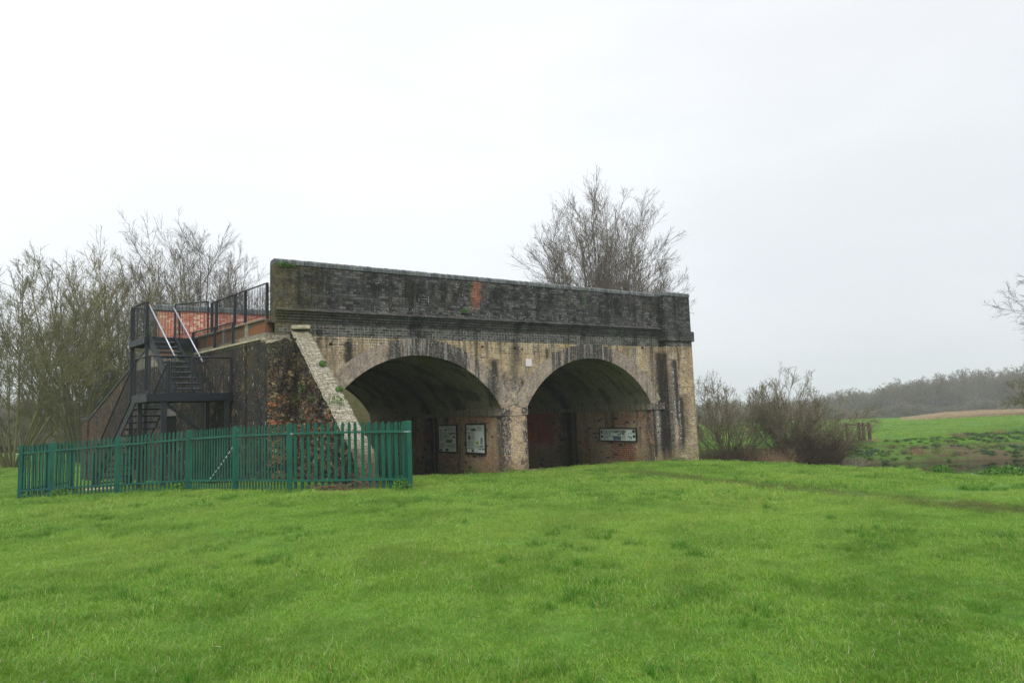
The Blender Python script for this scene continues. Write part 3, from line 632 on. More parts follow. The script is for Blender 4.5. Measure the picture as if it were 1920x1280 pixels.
# ------------------------------------------------------------------ steel staircase
ST = empty('metal_staircase', ab(1.6, 3.5, g(*ab(1.6, 3.5))), 'black steel switchback staircase with pale handrails against the sooty end wall', 'staircase')
ZM = 3.0; ZT = 4.93
def S3(a, b, z): return Vector(ab(a, b, z))
def deckplate(name, a0, a1, b0, b1, z, th=.03, fas=.20):
    m = MB(); m.hexa([ab(a1, b0), ab(a0, b0), ab(a0, b1), ab(a1, b1)], z-th, z); m.build(name, MSTEEL, ST)
    m = MB()
    for p, q in (((a0, b0), (a1, b0)), ((a1, b0), (a1, b1)), ((a1, b1), (a0, b1)), ((a0, b1), (a0, b0))): m.bar(S3(*p, z-.02-fas/2), S3(*q, z-.02-fas/2), .06, fas)
    m.build('landing_beam', MSTEEL, ST)
deckplate('landing_platform', .38, 2.62, 1.85, 3.15, ZM); deckplate('landing_platform', .12, 1.68, 5.35, 6.95, ZT)
def post(a, b, z1, w=.10, z0=None):
    x, y = ab(a, b); z0 = g(x, y)-.1 if z0 is None else z0
    m = MB(); m.box(x-w/2, y-w/2, z0, x+w/2, y+w/2, z1); m.build('support_post', MSTEEL, ST, bevel=.006)
post(2.20, 1.92, ZM-.2, .14); post(.52, 1.92, ZM-.2, .12); post(2.45, 3.1, ZM-.2, .11); post(.62, 3.1, ZM-.2, .11)
post(1.62, 5.42, ZT+1.1, .10); post(1.62, 6.9, ZT+1.1, .12)
for (p, q) in (((2.15, 1.95, 2.75), (1.0, 1.95, 1.75)), ((1.62, 5.42, 3.2), (1.62, 3.2, 2.8))):
    m = MB(); m.bar(S3(*p), S3(*q), .07, .07); m.build('brace', MSTEEL, ST)
def flight(a0, a1, b0, z0, b1, z1, n, edge=True):
    for a in (a0, a1):
        m = MB(); m.bar(S3(a, b0, z0-.05), S3(a, b1, z1-.05), .03, .26); m.build('stringer', MSTEEL, ST)
    for i in range(n):
        t = (i+.5)/n; b = b0+(b1-b0)*t; z = z0+(z1-z0)*(i+1)/(n+1); m = MB()
        q = [S3(a1, b-.13, z), S3(a0, b-.13, z), S3(a0, b+.13, z), S3(a1, b+.13, z)]
        m.hexa([(p.x, p.y) for p in q], z-.035, z); tr = m.build('tread', MSTEEL, ST)
        if edge:
            m = MB(); m.bar(S3(a0+.03, b-.135, z+.003), S3(a1-.03, b-.135, z+.003), .03, .018); m.build('nosing', MEDGE, tr)
flight(.86, 1.58, 2.9, ZM, 5.4, ZT, 10)
xg, yg = ab(2.1, 7.3); ZG = g(xg, yg)
flight(1.72, 2.55, 3.1, ZM, 7.2, ZG, 14, False)
def railing(pts, h, parent, hand=MSTEEL, step=.11, posts=True, bar_r=.0062, lo=.09, name='railing_panel', pw=.05):
    """pts: base points; bars vertical between bottom and top rail"""
    for i, (p, q) in enumerate(zip(pts[:-1], pts[1:])):
        p = Vector(p); q = Vector(q); L = (Vector((q.x, q.y, 0))-Vector((p.x, p.y, 0))).length; n = max(2, int(L/step)); m = MB()
        for k in range(1, n):
            c = p.lerp(q, k/n); m.bar(c+Vector((0, 0, lo)), c+Vector((0, 0, h)), bar_r*2, bar_r*2)
        m.bar(p+Vector((0, 0, lo)), q+Vector((0, 0, lo)), .035, .012)
        m.build(name, MSTEEL, parent, weld=False)
        m = MB(); m.tube([p+Vector((0, 0, h)), q+Vector((0, 0, h))], .022, 8); m.build('handrail', hand, parent, smooth=True)
    if posts:
        for p in pts:
            p = Vector(p); m = MB(); m.box(p.x-pw/2, p.y-pw/2, p.z, p.x+pw/2, p.y+pw/2, p.z+h); m.build('railing_post', MSTEEL, parent)
railing([S3(.42, 1.88, ZM), S3(1.5, 1.88, ZM), S3(2.58, 1.88, ZM), S3(2.58, 3.12, ZM)], 1.0, ST, step=.10)
railing([S3(1.58, 2.9, ZM-.05), S3(1.58, 5.4, ZT-.05)], 1.08, ST, MGALV, step=.10, posts=False, lo=.2)
railing([S3(.84, 2.9, ZM-.05), S3(.84, 5.4, ZT-.05)], 1.02, ST, MGALV, step=.10, posts=False, lo=.2)
railing([S3(2.57, 3.12, ZM), S3(2.57, 7.2, ZG+.05)], 1.0, ST, step=.10, lo=.1); railing([S3(1.70, 3.12, ZM), S3(1.70, 7.2, ZG+.05)], 1.0, ST, step=.11, lo=.1)
railing([S3(1.66, 5.38, ZT), S3(1.66, 6.93, ZT), S3(.14, 6.93, ZT)], 1.10, ST, step=.09)
railing([S3(.80, 5.38, ZT), S3(.08, 4.55, ZT+.05)], 1.08, ST)
# guard rails along the wall top
RG = empty('metal_railing', ab(0, 2.5, 5.02), 'tall black railing along the top of the end wall running to the parapet', 'railing')
railing([S3(-.02, .50, 5.02), S3(-.02, 1.95, 5.02), S3(-.02, 2.7, 5.02), S3(-.02, 4.1, 5.02), S3(-.02, 4.5, 5.02)], 1.0, RG, step=.10, pw=.07)
RG2 = empty('metal_railing', ab(.3, 3.5, 4.40), 'short low black railing on the ledge below the tall railing', 'railing')
railing([S3(.30, 2.05, 4.40), S3(.30, 3.4, 4.42), S3(.30, 5.2, 4.45)], .66, RG2, step=.10, pw=.08)

# ------------------------------------------------------------------ palisade fence
FE = empty('palisade_fence', (4.27, -4.1, g(4.27, -4.1)), 'green metal palisade fence round the buttress and staircase', 'fence')
def pale(p, d, z0, z1, lean=0, w=.036):
    """W-section pale with a rounded top; d = unit direction of the run"""
    n = Vector((d.y, -d.x, 0)); m = MB(); dep = .012; t = Vector((lean, 0, 0))
    us = [-w, -w*.35, 0, w*.35, w]; ds = [0, dep, dep*.3, dep, 0]; tops = [z1-.045, z1-.006, z1, z1-.006, z1-.045]
    A = [p+d*u+n*q for u, q in zip(us, ds)]
    for sgn, off in ((1, 0), (-1, .004)):
        for i in range(4):
            a, b = A[i]-n*off, A[i+1]-n*off; q = [Vector((a.x, a.y, z0)), Vector((b.x, b.y, z0)), Vector((b.x, b.y, tops[i+1]))+t, Vector((a.x, a.y, tops[i]))+t]
            m.face(q if sgn > 0 else q[::-1])
    for i in (0, 4):
        a = A[i]; b = a-n*.004; m.face([Vector((a.x, a.y, z0)), Vector((b.x, b.y, z0)), Vector((b.x, b.y, tops[i]))+t, Vector((a.x, a.y, tops[i]))+t])
    return m
def fence_run(P, H, single=True, npale=17, posts=True, inset=.10):
    for i, (p, q) in enumerate(zip(P[:-1], P[1:])):
        p = Vector((*p, 0)); q = Vector((*q, 0)); d = (q-p).normalized(); n = Vector((d.y, -d.x, 0)); L = (q-p).length
        k = max(3, round(npale*L/2.55)) if npale == 17 and L < 1.6 else npale
        zp = g(p.x, p.y); zq = g(q.x, q.y)
        for hz in (.24, H-.22):
            m = MB(); m.bar(p+Vector((0, 0, zp+hz))+d*.03, q+Vector((0, 0, zq+hz))-d*.03, .03, .045); m.build('rail', MGREEN, FE)
        ma = MB()
        for j in range(k):
            t = (j+.85)/(k+.7); c = p.lerp(q, t)+n*.022; zz = zp+(zq-zp)*t; m = pale(c, d, zz+.03+random.uniform(-.01, .01), zz+H+random.uniform(-.008, .008), random.gauss(0, .008), L/(k+.7)*.235)
            if single: m.build('pale', MGREEN, FE, weld=False)
            else:
                for v_, f_ in ((m.v, m.f),):
                    b = len(ma.v); ma.v += m.v; ma.f += [tuple(x+b for x in q_) for q_ in m.f]; ma.uv += m.uv; ma.mi += m.mi
        if not single: o = ma.build('pale', MGREEN, FE, weld=False); o['kind'] = 'stuff'
    if posts:
        for pi_, p in enumerate(P):
            z = g(*p); m = MB(); a = .048 
            m.box(p[0]-a, p[1]-a, z-.2, p[0]+a, p[1]+a, z+H+.0); m.build('fence_post', MGREEN, FE, bevel=.004)
            if pi_ < 2: m = MB(); m.box(p[0]-(.14 if pi_ == 0 else .0), p[1]-a-.012, z+H-.24, p[0]+(.02 if pi_ == 0 else .14), p[1]-a, z+H-.215); m.build('bracket', MGALV, FE)
FH = 1.46
FP = [(6.34, -5.62), (4.27, -4.10), (3.53, -2.38), (2.83, -.68), (1.48, 1.34), (.09, 3.15), (-.62, 3.98)]
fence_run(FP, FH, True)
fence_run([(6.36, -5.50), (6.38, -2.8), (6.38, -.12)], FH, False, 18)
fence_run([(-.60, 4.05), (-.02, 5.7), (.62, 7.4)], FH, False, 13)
# ------------------------------------------------------------------ sundries by the fence
cbm = MB(); p0 = Vector((3.55, 1.2, g(3.55, 1.2)+.05)); p1 = Vector((4.35, 1.0, 1.75))
cbm.tube([p0.lerp(p1, t/10)+Vector((0, 0, -.06*math.sin(pi*t/10))) for t in range(11)], .011, 6); o = cbm.build('rope', plain('pale_rope', (.7, .7, .68), .8), None, True)
tag(o, 'thin pale rope slanting up from the ground behind the fence', 'rope')
sl = MB(); xs_, ys_ = 1.25, 4.2; sl.hexa([(xs_-.4, ys_-.18), (xs_+.4, ys_-.26), (xs_+.45, ys_+.12), (xs_-.35, ys_+.2)], g(xs_, ys_)-.05, g(xs_, ys_)+.09); o = sl.build('stone_slab', MSTONE, None, bevel=.02)
tag(o, 'pale flat stone slab lying in the grass behind the fence', 'slab')
def sticks(name, cx, cy, L, n, label, seed, rx=.6, rz=.10):
    rs = random.Random(seed); m = MB()
    for _ in range(n):
        a = rs.uniform(-.5, .5); l = rs.uniform(.1, L); x = cx+rs.gauss(0, rx*.5)*.8; y = cy+rs.gauss(0, .07)-(x-cx)*.73; z = g(x, y)+abs(rs.gauss(0, rz))+.01
        d = Vector((math.cos(a)*.8, -.5*math.cos(a)+rs.uniform(-.4, .4), rs.uniform(-.3, .35))).normalized(); mid = Vector((x, y, z)); k = Vector((rs.gauss(0, .03), rs.gauss(0, .03), rs.gauss(0, .03)))
        m.tube([mid-d*l/2, mid+k, mid+d*l/2], [.006, .007, .003], 4, caps=False)
    o = m.build(name, plain('dead_twig', (.14, .095, .06), .9, .2, 0, .5, 30), None); tag(o, label, 'twigs'); return o
sticks('twig_pile', 5.05, -4.82, .5, 90, 'heap of dead brown twigs lying against the foot of the fence', 5, .62, .055)

# ------------------------------------------------------------------ trees
def rnd_perp(d, rs):
    r = rs.normal(size=d.shape); r -= (r*d).sum(1, keepdims=True)*d; return r/np.maximum(np.linalg.norm(r, axis=1, keepdims=True), 1e-6)
def grow(start, dirs, length, rad, nseg, wig, trop, tip, rs, grav=0.):
    """polylines: returns pts (N,nseg+1,3), radii (N,nseg+1), dirs (N,nseg+1,3)"""
    N = len(start); P = np.zeros((N, nseg+1, 3)); D = np.zeros((N, nseg+1, 3)); P[:, 0] = start; d = dirs/np.linalg.norm(dirs, axis=1, keepdims=True); D[:, 0] = d
    st = (length/nseg)[:, None]
    for i in range(nseg):
        d = d+rs.normal(size=d.shape)*wig; d[:, 2] += trop-grav*(i/nseg); d /= np.linalg.norm(d, axis=1, keepdims=True); P[:, i+1] = P[:, i]+d*st; D[:, i+1] = d
    t = np.linspace(0, 1, nseg+1)[None]; R = rad[:, None]*(1-(1-tip)*t); return P, R, D
def tubes(P, R, sides):
    N, K, _ = P.shape; T = np.zeros_like(P); T[:, :-1] = P[:, 1:]-P[:, :-1]; T[:, -1] = T[:, -2]; T /= np.maximum(np.linalg.norm(T, axis=2, keepdims=True), 1e-9)
    ref = np.zeros_like(T[:, :1]); ref[..., 0] = .83; ref[..., 1] = .37; ref[..., 2] = .42; a = np.cross(T, ref); a /= np.maximum(np.linalg.norm(a, axis=2, keepdims=True), 1e-9); b = np.cross(T, a)
    ang = np.arange(sides)*2*pi/sides
    V = P[:, :, None]+(a[:, :, None]*np.cos(ang)[None, None, :, None]+b[:, :, None]*np.sin(ang)[None, None, :, None])*R[:, :, None, None]
    idx = (np.arange(N)[:, None, None]*K+np.arange(K-1)[None, :, None])*sides; s = np.arange(sides)[None, None]; s2 = (s+1) % sides
    F = np.stack([idx+s, idx+s2, idx+sides+s2, idx+sides+s], -1).reshape(-1, 4); return V.reshape(-1, 3), F
def kids(P, R, D, L, n, ang, lf, rf, rs, t0=.2, t1=.98, jit=.25, tp=.5):
    N, K, _ = P.shape; par = np.repeat(np.arange(N), n); t = rs.uniform(t0, t1, len(par)); x = t*(K-1); i = np.minimum(x.astype(int), K-2); fr = (x-i)[:, None]
    s = P[par, i]*(1-fr)+P[par, i+1]*fr; d = D[par, i+1]; r = R[par, i]*(1-fr[:, 0])+R[par, i+1]*fr[:, 0]
    a = ang*(1+rs.normal(size=len(par))*jit); nd = d*np.cos(a)[:, None]+rnd_perp(d, rs)*np.sin(a)[:, None]
    return s, nd, L[par]*lf*rs.uniform(.55, 1.3, len(par))*(1.1-tp*t), r*rf
def bark(name, c1, c2, moss=None):
    def fn(e):
        P = e.pos(); x, y, z = e.sep(P); n = e.noise(P, .6, 3, .6); n2 = e.noise(P, 7, 3, .6); c = e.mix(e.ss(n2, .3, .7), c1, c2)
        if moss: c = e.mix(e.ss(n+n2*.3-z*moss[1], .42, .62)*moss[2], c, moss[0])
        return dict(col=c)
    return mat(name, fn, .9, .15)
BK_L = bark('mossy_bark', (.13, .11, .065), (.24, .205, .12), ((.17, .175, .05), .010, .6))
BK_M = bark('grey_brown_bark', (.115, .098, .075), (.20, .172, .13), ((.19, .19, .055), .035, .75))
BK_W = bark('willow_bark', (.16, .13, .095), (.29, .25, .185), ((.13, .125, .05), .02, .5))
BK_R = bark('dark_bark', (.05, .047, .04), (.10, .09, .07), ((.13, .13, .04), .10, .8))
BK_T = bark('reddish_twig', (.15, .10, .065), (.24, .17, .11))
def tree(name, base, label, cat, group, seed, stems=10, H=12., lean=.45, r0=.12, lv=((8, .55, .5), (8, .6, .5), (5, .7, .45)), m=BK_L, mt=None, trop=.05, wig=.08, tmin=.014, buds=0, t0=.25, direct=None, aim=None, squash=1., tip_l=(.3, .9), basew=.35, grav=0.):
    rs = np.random.default_rng(seed); B = np.array([base[0], base[1], base[2]-.15]); root = empty(name, base, label, cat, group)
    az = rs.uniform(0, 2*pi, stems) if direct is None else direct[0]+rs.normal(size=stems)*direct[1]
    az = (np.arange(stems)*2.39996+rs.normal(size=stems)*.25) if direct is None else az; le = lean*1.75*np.sqrt((rs.permutation(stems)+.5)/stems)+rs.normal(size=stems)*.03
    d = np.stack([np.cos(az)*np.sin(le), np.sin(az)*np.sin(le), np.cos(le)], 1)
    if aim is not None: d = d+np.array(aim)
    st = B+np.stack([np.cos(az), np.sin(az), 0*az], 1)*rs.uniform(0, basew, stems)[:, None]
    L = H*rs.uniform(.92, 1.03, stems)*(1-.36*(le/max(le.max(), .01))**2*squash); R_ = r0*rs.uniform(.5, 1.1, stems)*(L/H)
    P, R, D = grow(st, d, L, R_, 12, wig*.6, trop*.35, .12, rs); V, F = tubes(P, np.maximum(R, tmin), 6)
    np_mesh('trunk', V, F, root, [m], smooth=True)
    Vs = []; Fs = []; nv = 0; n_l = len(lv); tips = []
    for li, (n, ang, lf) in enumerate(lv):
        s, nd, l, r = kids(P, R, D, L, n, ang, lf, .6, rs, t0 if li == 0 else .12, tp=.6 if li == 0 else .45)
        ns = (8, 6, 4, 3)[min(li, 3)]; P, R, D = grow(s, nd, l, r, ns, wig*(1.2+.6*li), trop*(1.2 if li == 0 else .9), .25, rs, grav); L = l
        V, F = tubes(P, np.maximum(R, tmin*(1, .75, .52, .5)[min(li, 3)]), (5, 4, 3, 3)[min(li, 3)]); Vs.append(V); Fs.append(F+nv); nv += len(V); tips.append(P)
    if buds:
        Q = tips[-1].reshape(-1, 3); Q = Q[rs.choice(len(Q), min(buds, len(Q)))]+rs.normal(size=(min(buds, len(Q)), 3))*.02; k = len(Q); a = rs.normal(size=(k, 3))*.013; b = rs.normal(size=(k, 3))*.013
        V = np.stack([Q-a, Q+b, Q+a, Q-b], 1).reshape(-1, 3); F = np.arange(4*k).reshape(-1, 4); Vs.append(V); Fs.append(F+nv); nv += len(V)
    np_mesh('crown', np.concatenate(Vs), np.concatenate(Fs), root, [mt or m])
    return root
GL = 'bare trees behind the staircase'
tree('bare_tree', (-1.8, 31.5, g(-1.8, 31.5)), 'bare mossy multi-stemmed tree spreading low over the far left of the fence', 'tree', GL, 1, 20, 13.0, .46, .12, ((11, .62, .40), (9, .6, .48), (7, .6, .52)), BK_L, None, .035, .05, .012)
tree('bare_tree', (1.6, 32.5, g(1.6, 32.5)), 'dense greenish bare tree with many upright stems beside the raking wing wall', 'tree', GL, 2, 22, 13.2, .36, .12, ((11, .55, .36), (9, .6, .48), (7, .6, .52)), BK_L, None, .045, .045, .012)
tree('bare_tree', (4.2, 34, g(4.2, 34)), 'greenish bare tree rising directly behind the staircase', 'tree', GL, 3, 18, 13.8, .30, .12, ((11, .55, .36), (9, .6, .48), (7, .6, .52)), BK_L, None, .045, .045, .012)
tree('bare_tree', (8.8, 36.5, g(8.8, 36.5)), 'tallest bare tree of the left group, fan-shaped above the red parapet', 'tree', GL, 4, 24, 15.8, .22, .12, ((13, .52, .34), (9, .55, .50), (6, .5, .55)), BK_M, None, .04, .04, .011)
tree('bare_tree', (12.2, 35, g(12.2, 35)), 'narrow bare tree just left of the black parapet end', 'tree', GL, 5, 14, 15.0, .18, .10, ((13, .5, .30), (9, .55, .50), (6, .5, .55)), BK_M, None, .04, .04, .011)
tree('bare_tree', (-7.5, 30, g(-7.5, 30)), 'bare tree half cut off by the left edge of the picture', 'tree', GL, 6, 15, 11.5, .42, .10, ((7, .55, .42), (8, .6, .42), (5, .7, .5)), BK_L, None, .035, .05, .012)
tree('bare_tree', (28.3, 12.6, -.6), 'large fan-shaped bare tree with budding twigs rising behind the bridge', 'tree', None, 21, 42, 15.9, .235, .115, ((14, .55, .30), (9, .6, .50), (6, .55, .55)), BK_M, None, .03, .028, .009, buds=15000)
tree('thicket_tree', (31.6, 14.0, -.5), 'low twiggy bare tree showing beyond the right end of the parapet', 'tree', None, 22, 14, 11.5, .26, .08, ((11, .55, .42), (9, .6, .45), (6, .6, .5)), BK_W, None, .0, .06, .009, buds=9000)
tree('bare_tree', (34.8, 65, -1.), 'distant bare tree whose tip just shows above the parapet', 'tree', None, 23, 3, 24.6, .02, .2, ((9, .4, .25), (7, .5, .42), (4, .6, .5)), BK_M, None, .05, .05, .03)
tree('bare_tree', (54.0, -8.3, g(54.0, -8.3)), 'bare dark tree reaching in from the right edge above the far bank', 'tree', None, 24, 24, 11.8, .48, .13, ((10, .65, .42), (10, .6, .45), (8, .65, .5)), BK_R, None, .01, .07, .009, buds=9000, t0=.15, aim=(-.35, .2, 0))
tree('hazel_bush', (48.6, -4.4, g(48.6, -4.4)), 'yellow-green budding bush under the bare tree at the right edge', 'shrub', None, 25, 18, 5.0, .5, .05, ((8, .7, .5), (8, .7, .45), (4, .7, .5)), BK_L, None, .0, .12, .012, buds=9000, grav=.05)
GW = 'bare willows at the river edge'
tree('willow_bush', (30.2, 5.2, -1.1), 'rounded bare willow bush next to the right end of the bridge', 'shrub', GW, 31, 26, 4.6, .50, .055, ((8, .5, .42), (7, .55, .5), (5, .6, .55)), BK_W, None, .03, .06, .008, buds=3000)
tree('willow_bush', (32.9, 3.3, -1.1), 'largest bare willow bush with a dark tangled foot over the water', 'shrub', GW, 32, 34, 4.7, .52, .06, ((8, .5, .42), (7, .55, .5), (5, .6, .55)), BK_W, None, .03, .06, .008, buds=3000)
tree('willow_bush', (35.3, 2.6, -.8), 'slender bare willow leaning right, last of the row on the river edge', 'shrub', GW, 33, 10, 3.7, .42, .05, ((8, .6, .5), (7, .6, .45), (4, .7, .5)), BK_W, None, .01, .07, .008, aim=(.35, -.25, 0))
tree('willow_bush', (27.6, 8.4, -1.1), 'bare willow bush partly hidden behind the right end of the bridge', 'shrub', GW, 34, 12, 4.6, .42, .05, ((8, .6, .5), (7, .6, .45), (4, .7, .5)), BK_W, None, .03, .06, .008)
# dark tangles of dead stems at the willow feet
def brush(name, cx, cy, w, h, n, label, seed, c, lenr=(.4, 1.1), z0=None, group=None, rad=.006, cat='brush'):
    rs = np.random.default_rng(seed); a = rs.uniform(0, 2*pi, n); r = np.sqrt(rs.uniform(0, 1, n))*w; x = cx+np.cos(a)*r; y = cy+np.sin(a)*r*.8; z = gh(x, y) if z0 is None else np.full(n, z0)
    le = rs.normal(size=(n, 2))*.5; d = np.stack([le[:, 0], le[:, 1], np.ones(n)*.8], 1); s = np.stack([x, y, z-.05+rs.uniform(0, .25, n)*h], 1)
    P, R, D = grow(s, d, rs.uniform(*lenr, n)*h, np.full(n, rad), 4, .18, -.04, .5, rs); V, F = tubes(P, R, 3); o = np_mesh(name, V, F, None, [c]); tag(o, label, cat, group); return o
BRD = plain('dead_bramble_stem', (.085, .058, .038), .9, .15, 0, .5, 20); BRL = plain('dry_reed_stem', (.34, .24, .14), .9, .15, 0, .4, 20)
brush('bramble_tangle', 33.2, 2.3, 1.7, 1.9, 2600, 'dark tangle of dead stems at the foot of the largest willow', 41, BRD, z0=-1.15)
brush('bramble_tangle', 29.6, 4.6, 1.9, 1.25, 1500, 'low brown tangle of stems at the foot of the left willow', 42, BRD, z0=-1.15)
brush('dry_reeds', 31.4, 3.2, 1.6, 1.0, 900, 'small stand of dry straw-coloured stems between the two willows', 43, BRL, z0=-1.1)
brush('drift_branches', 34.6, 1.2, 1.2, .6, 120, 'fallen pale branches dipping in the water before the willows', 44, plain('pale_dead_wood', (.25, .22, .18), .9, .15, 0, .3), z0=-1.25, rad=.014)

# ------------------------------------------------------------------ leafy plants
def leaf_mat(name, c1, c2, tr=.25):
    def fn(e):
        o = e.node('ShaderNodeObjectInfo'); n = e.noise(e.pos(), 9, 2, .5); t = e.attr('tint')
        c = e.mix(t, c1, c2); c = e.mix(e.ss(n, .4, .7)*.4, c, tuple(.6*v for v in c1)); return dict(col=c, trans=tr, tcol=c)
    return mat(name, fn, .55, .35)
LG = leaf_mat('fresh_leaf', (.045, .13, .012), (.13, .30, .03)); LD = leaf_mat('dull_leaf', (.06, .12, .03), (.16, .24, .07)); LB = leaf_mat('bronze_leaf', (.25, .17, .03), (.40, .26, .05))
LW = leaf_mat('white_blossom', (.55, .52, .52), (.8, .78, .78)); LBL = leaf_mat('blue_green_leaf', (.065, .125, .06), (.14, .23, .115))
def leaves(name, c, rad, n, size, m, label=None, cat=None, group=None, seed=0, parent=None, up=.3):
    rs = np.random.default_rng(seed); q = rs.normal(size=(n, 3)); q /= np.linalg.norm(q, axis=1, keepdims=True); q *= rs.uniform(.35, 1, n)[:, None]**.5
    Cn = np.array(c)+q*np.array(rad); a = rs.normal(size=(n, 3)); a[:, 2] += up; a /= np.linalg.norm(a, axis=1, keepdims=True); b = rnd_perp(a, rs); s = size*rs.uniform(.5, 1.3, n)[:, None]
    V = np.stack([Cn-a*s, Cn+b*s*.4, Cn+a*s, Cn-b*s*.4], 1).reshape(-1, 3); o = np_mesh(name, V, np.arange(4*n).reshape(-1, 4), parent, [m], {'tint': np.repeat(rs.random(n), 4)})
    if label: tag(o, label, cat, group)
    return o
WP = 'small plants rooted in the masonry'
leaves('wall_plant', (5.35, -.06, 6.47), (.25, .07, .08), 160, .035, LG, 'bright green tuft under the coping at the left end of the parapet', 'plant', WP, 1)
leaves('wall_plant', (11.06, -.07, 5.47), (.14, .05, .07), 90, .03, LG, 'little green tuft low on the parapet left of the red brick patch', 'plant', WP, 2)
leaves('wall_plant', (11.3, -.06, 6.3), (.12, .05, .12), 60, .03, LD, 'sparse dull plant under the coping above the red brick patch', 'plant', WP, 3)
leaves('wall_plant', (16.05, -.07, 6.1), (.14, .06, .28), 80, .03, LD, 'trailing green plant on the parapet right of the middle', 'plant', WP, 4)
for i, (y_, dx, s_, lb) in enumerate(((-1.55, .30, .10, 'small grass tuft near the top of the pale buttress rake'), (-2.55, .38, .09, 'small tuft halfway down the pale buttress rake'), (-3.0, .12, .19, 'largest green tuft on the lower half of the buttress rake'))):
    z_ = float(rkz(np.array([y_]))[0]); leaves('wall_plant', (5.55+dx, y_-.03, z_+.05), (s_, s_*1.2, s_*.8), 130, .035, LG, lb, 'plant', WP, 10+i)
leaves('wall_plant', (5.44, -.4, 4.05), (.06, .12, .18), 90, .03, LG, 'green moss patch high on the torn brick core', 'plant', WP, 20)
leaves('wall_plant', (5.42, -1.2, 3.0), (.06, .3, .2), 110, .03, LD, 'dull green ferns on the torn brick core left of the rake', 'plant', WP, 21)
NP = 'leafy plants on the near river bank'
def clump(x, y, w, h, n, m, label, seed, size=.05):
    return leaves('nettle_clump', (x, y, g(x, y)+h*.45), (w, w*.9, h*.6), n, size, m, label, 'plant', NP, seed)
clump(21.5, -10.9, .85, .75, 3200, LG, 'largest bright green nettle clump on the near bank at the right edge', 51, .055); clump(21.4, -9.3, .35, .42, 700, LG, 'small bright green clump left of the big nettles', 52)
clump(20.9, -11.9, .5, .3, 700, LG, 'low green leaves in front of the big nettle clump', 53); clump(21.3, -8.15, .22, .16, 200, LB, 'small bronze-leaved plant on the lip of the near bank', 54, .045)
clump(22.0, -12.3, .5, .4, 500, LD, 'dull green plants at the far right of the near bank', 55); clump(21.0, -3.6, .2, .2, 120, LG, 'tiny weed on the lip of the bank beyond the bridge end', 56)
FPG = 'weeds along the foot of the fence'
for i, (fx, fy, w, n, lb) in enumerate(((6.15, -5.62, .22, 220, 'green weeds at the foot of the right fence corner'), (.35, 2.75, .35, 380, 'leafy weeds at the foot of the left end of the fence'), (-.4, 3.7, .25, 160, 'weeds round the leftmost fence post'), (2.6, -.5, .2, 110, 'few weeds below the middle of the fence'))):
    leaves('fence_weeds', (fx, fy, g(fx, fy)+.1), (w, w, .14), n, .035, LG, lb, 'plant', FPG, 70+i)
for i, (fx, fy, w, n, lb) in enumerate(((12.5, -.10, .35, 200, 'low weeds at the foot of the central pier'), (20.2, -.38, .5, 260, 'green weeds along the foot of the pilaster at the right end'), (19.1, 1.6, .22, 130, 'small weeds inside the right arch below the wide board'), (12.2, 1.9, .25, 120, 'small weeds below the upright boards under the left arch'))):
    leaves('wall_foot_weeds', (fx, fy, g(fx, fy)+.06), (w, .16, .10), n, .03, LG if i != 2 else LD, lb, 'plant', 'weeds at the foot of the bridge walls', 90+i)
rr = random.Random(3); rb = MB()
for _ in range(26):
    x_ = rr.choice((12.3, 12.45, 13.3, 19.3, 19.5))+rr.gauss(0, .25); y_ = rr.uniform(-.25, .15); s_ = rr.uniform(.03, .09); z_ = g(x_, y_); rb.hexa([(x_-s_, y_-s_*.6), (x_+s_, y_-s_*.8), (x_+s_*.9, y_+s_*.5), (x_-s_*.8, y_+s_*.7)], z_-.02, z_+s_*.8)
o = rb.build('brick_rubble', MPALE, None, weld=False); tag(o, 'scatter of broken brick bits at the foot of the piers', 'rubble', None, 'stuff')
# blossom tree at the far left
bt_ = tree('blossom_tree', (-6.4, 39, g(-6.4, 39)), 'white blossoming shrub at the left edge behind the fence', 'shrub', None, 61, 8, 4.6, .5, .06, ((7, .6, .5), (7, .6, .5)), BK_L, None, .02, .1, .012)
leaves('blossom', (-6.6, 39, 3.0), (1.7, 1.6, 1.2), 5200, .05, LW, seed=62, parent=bt_)

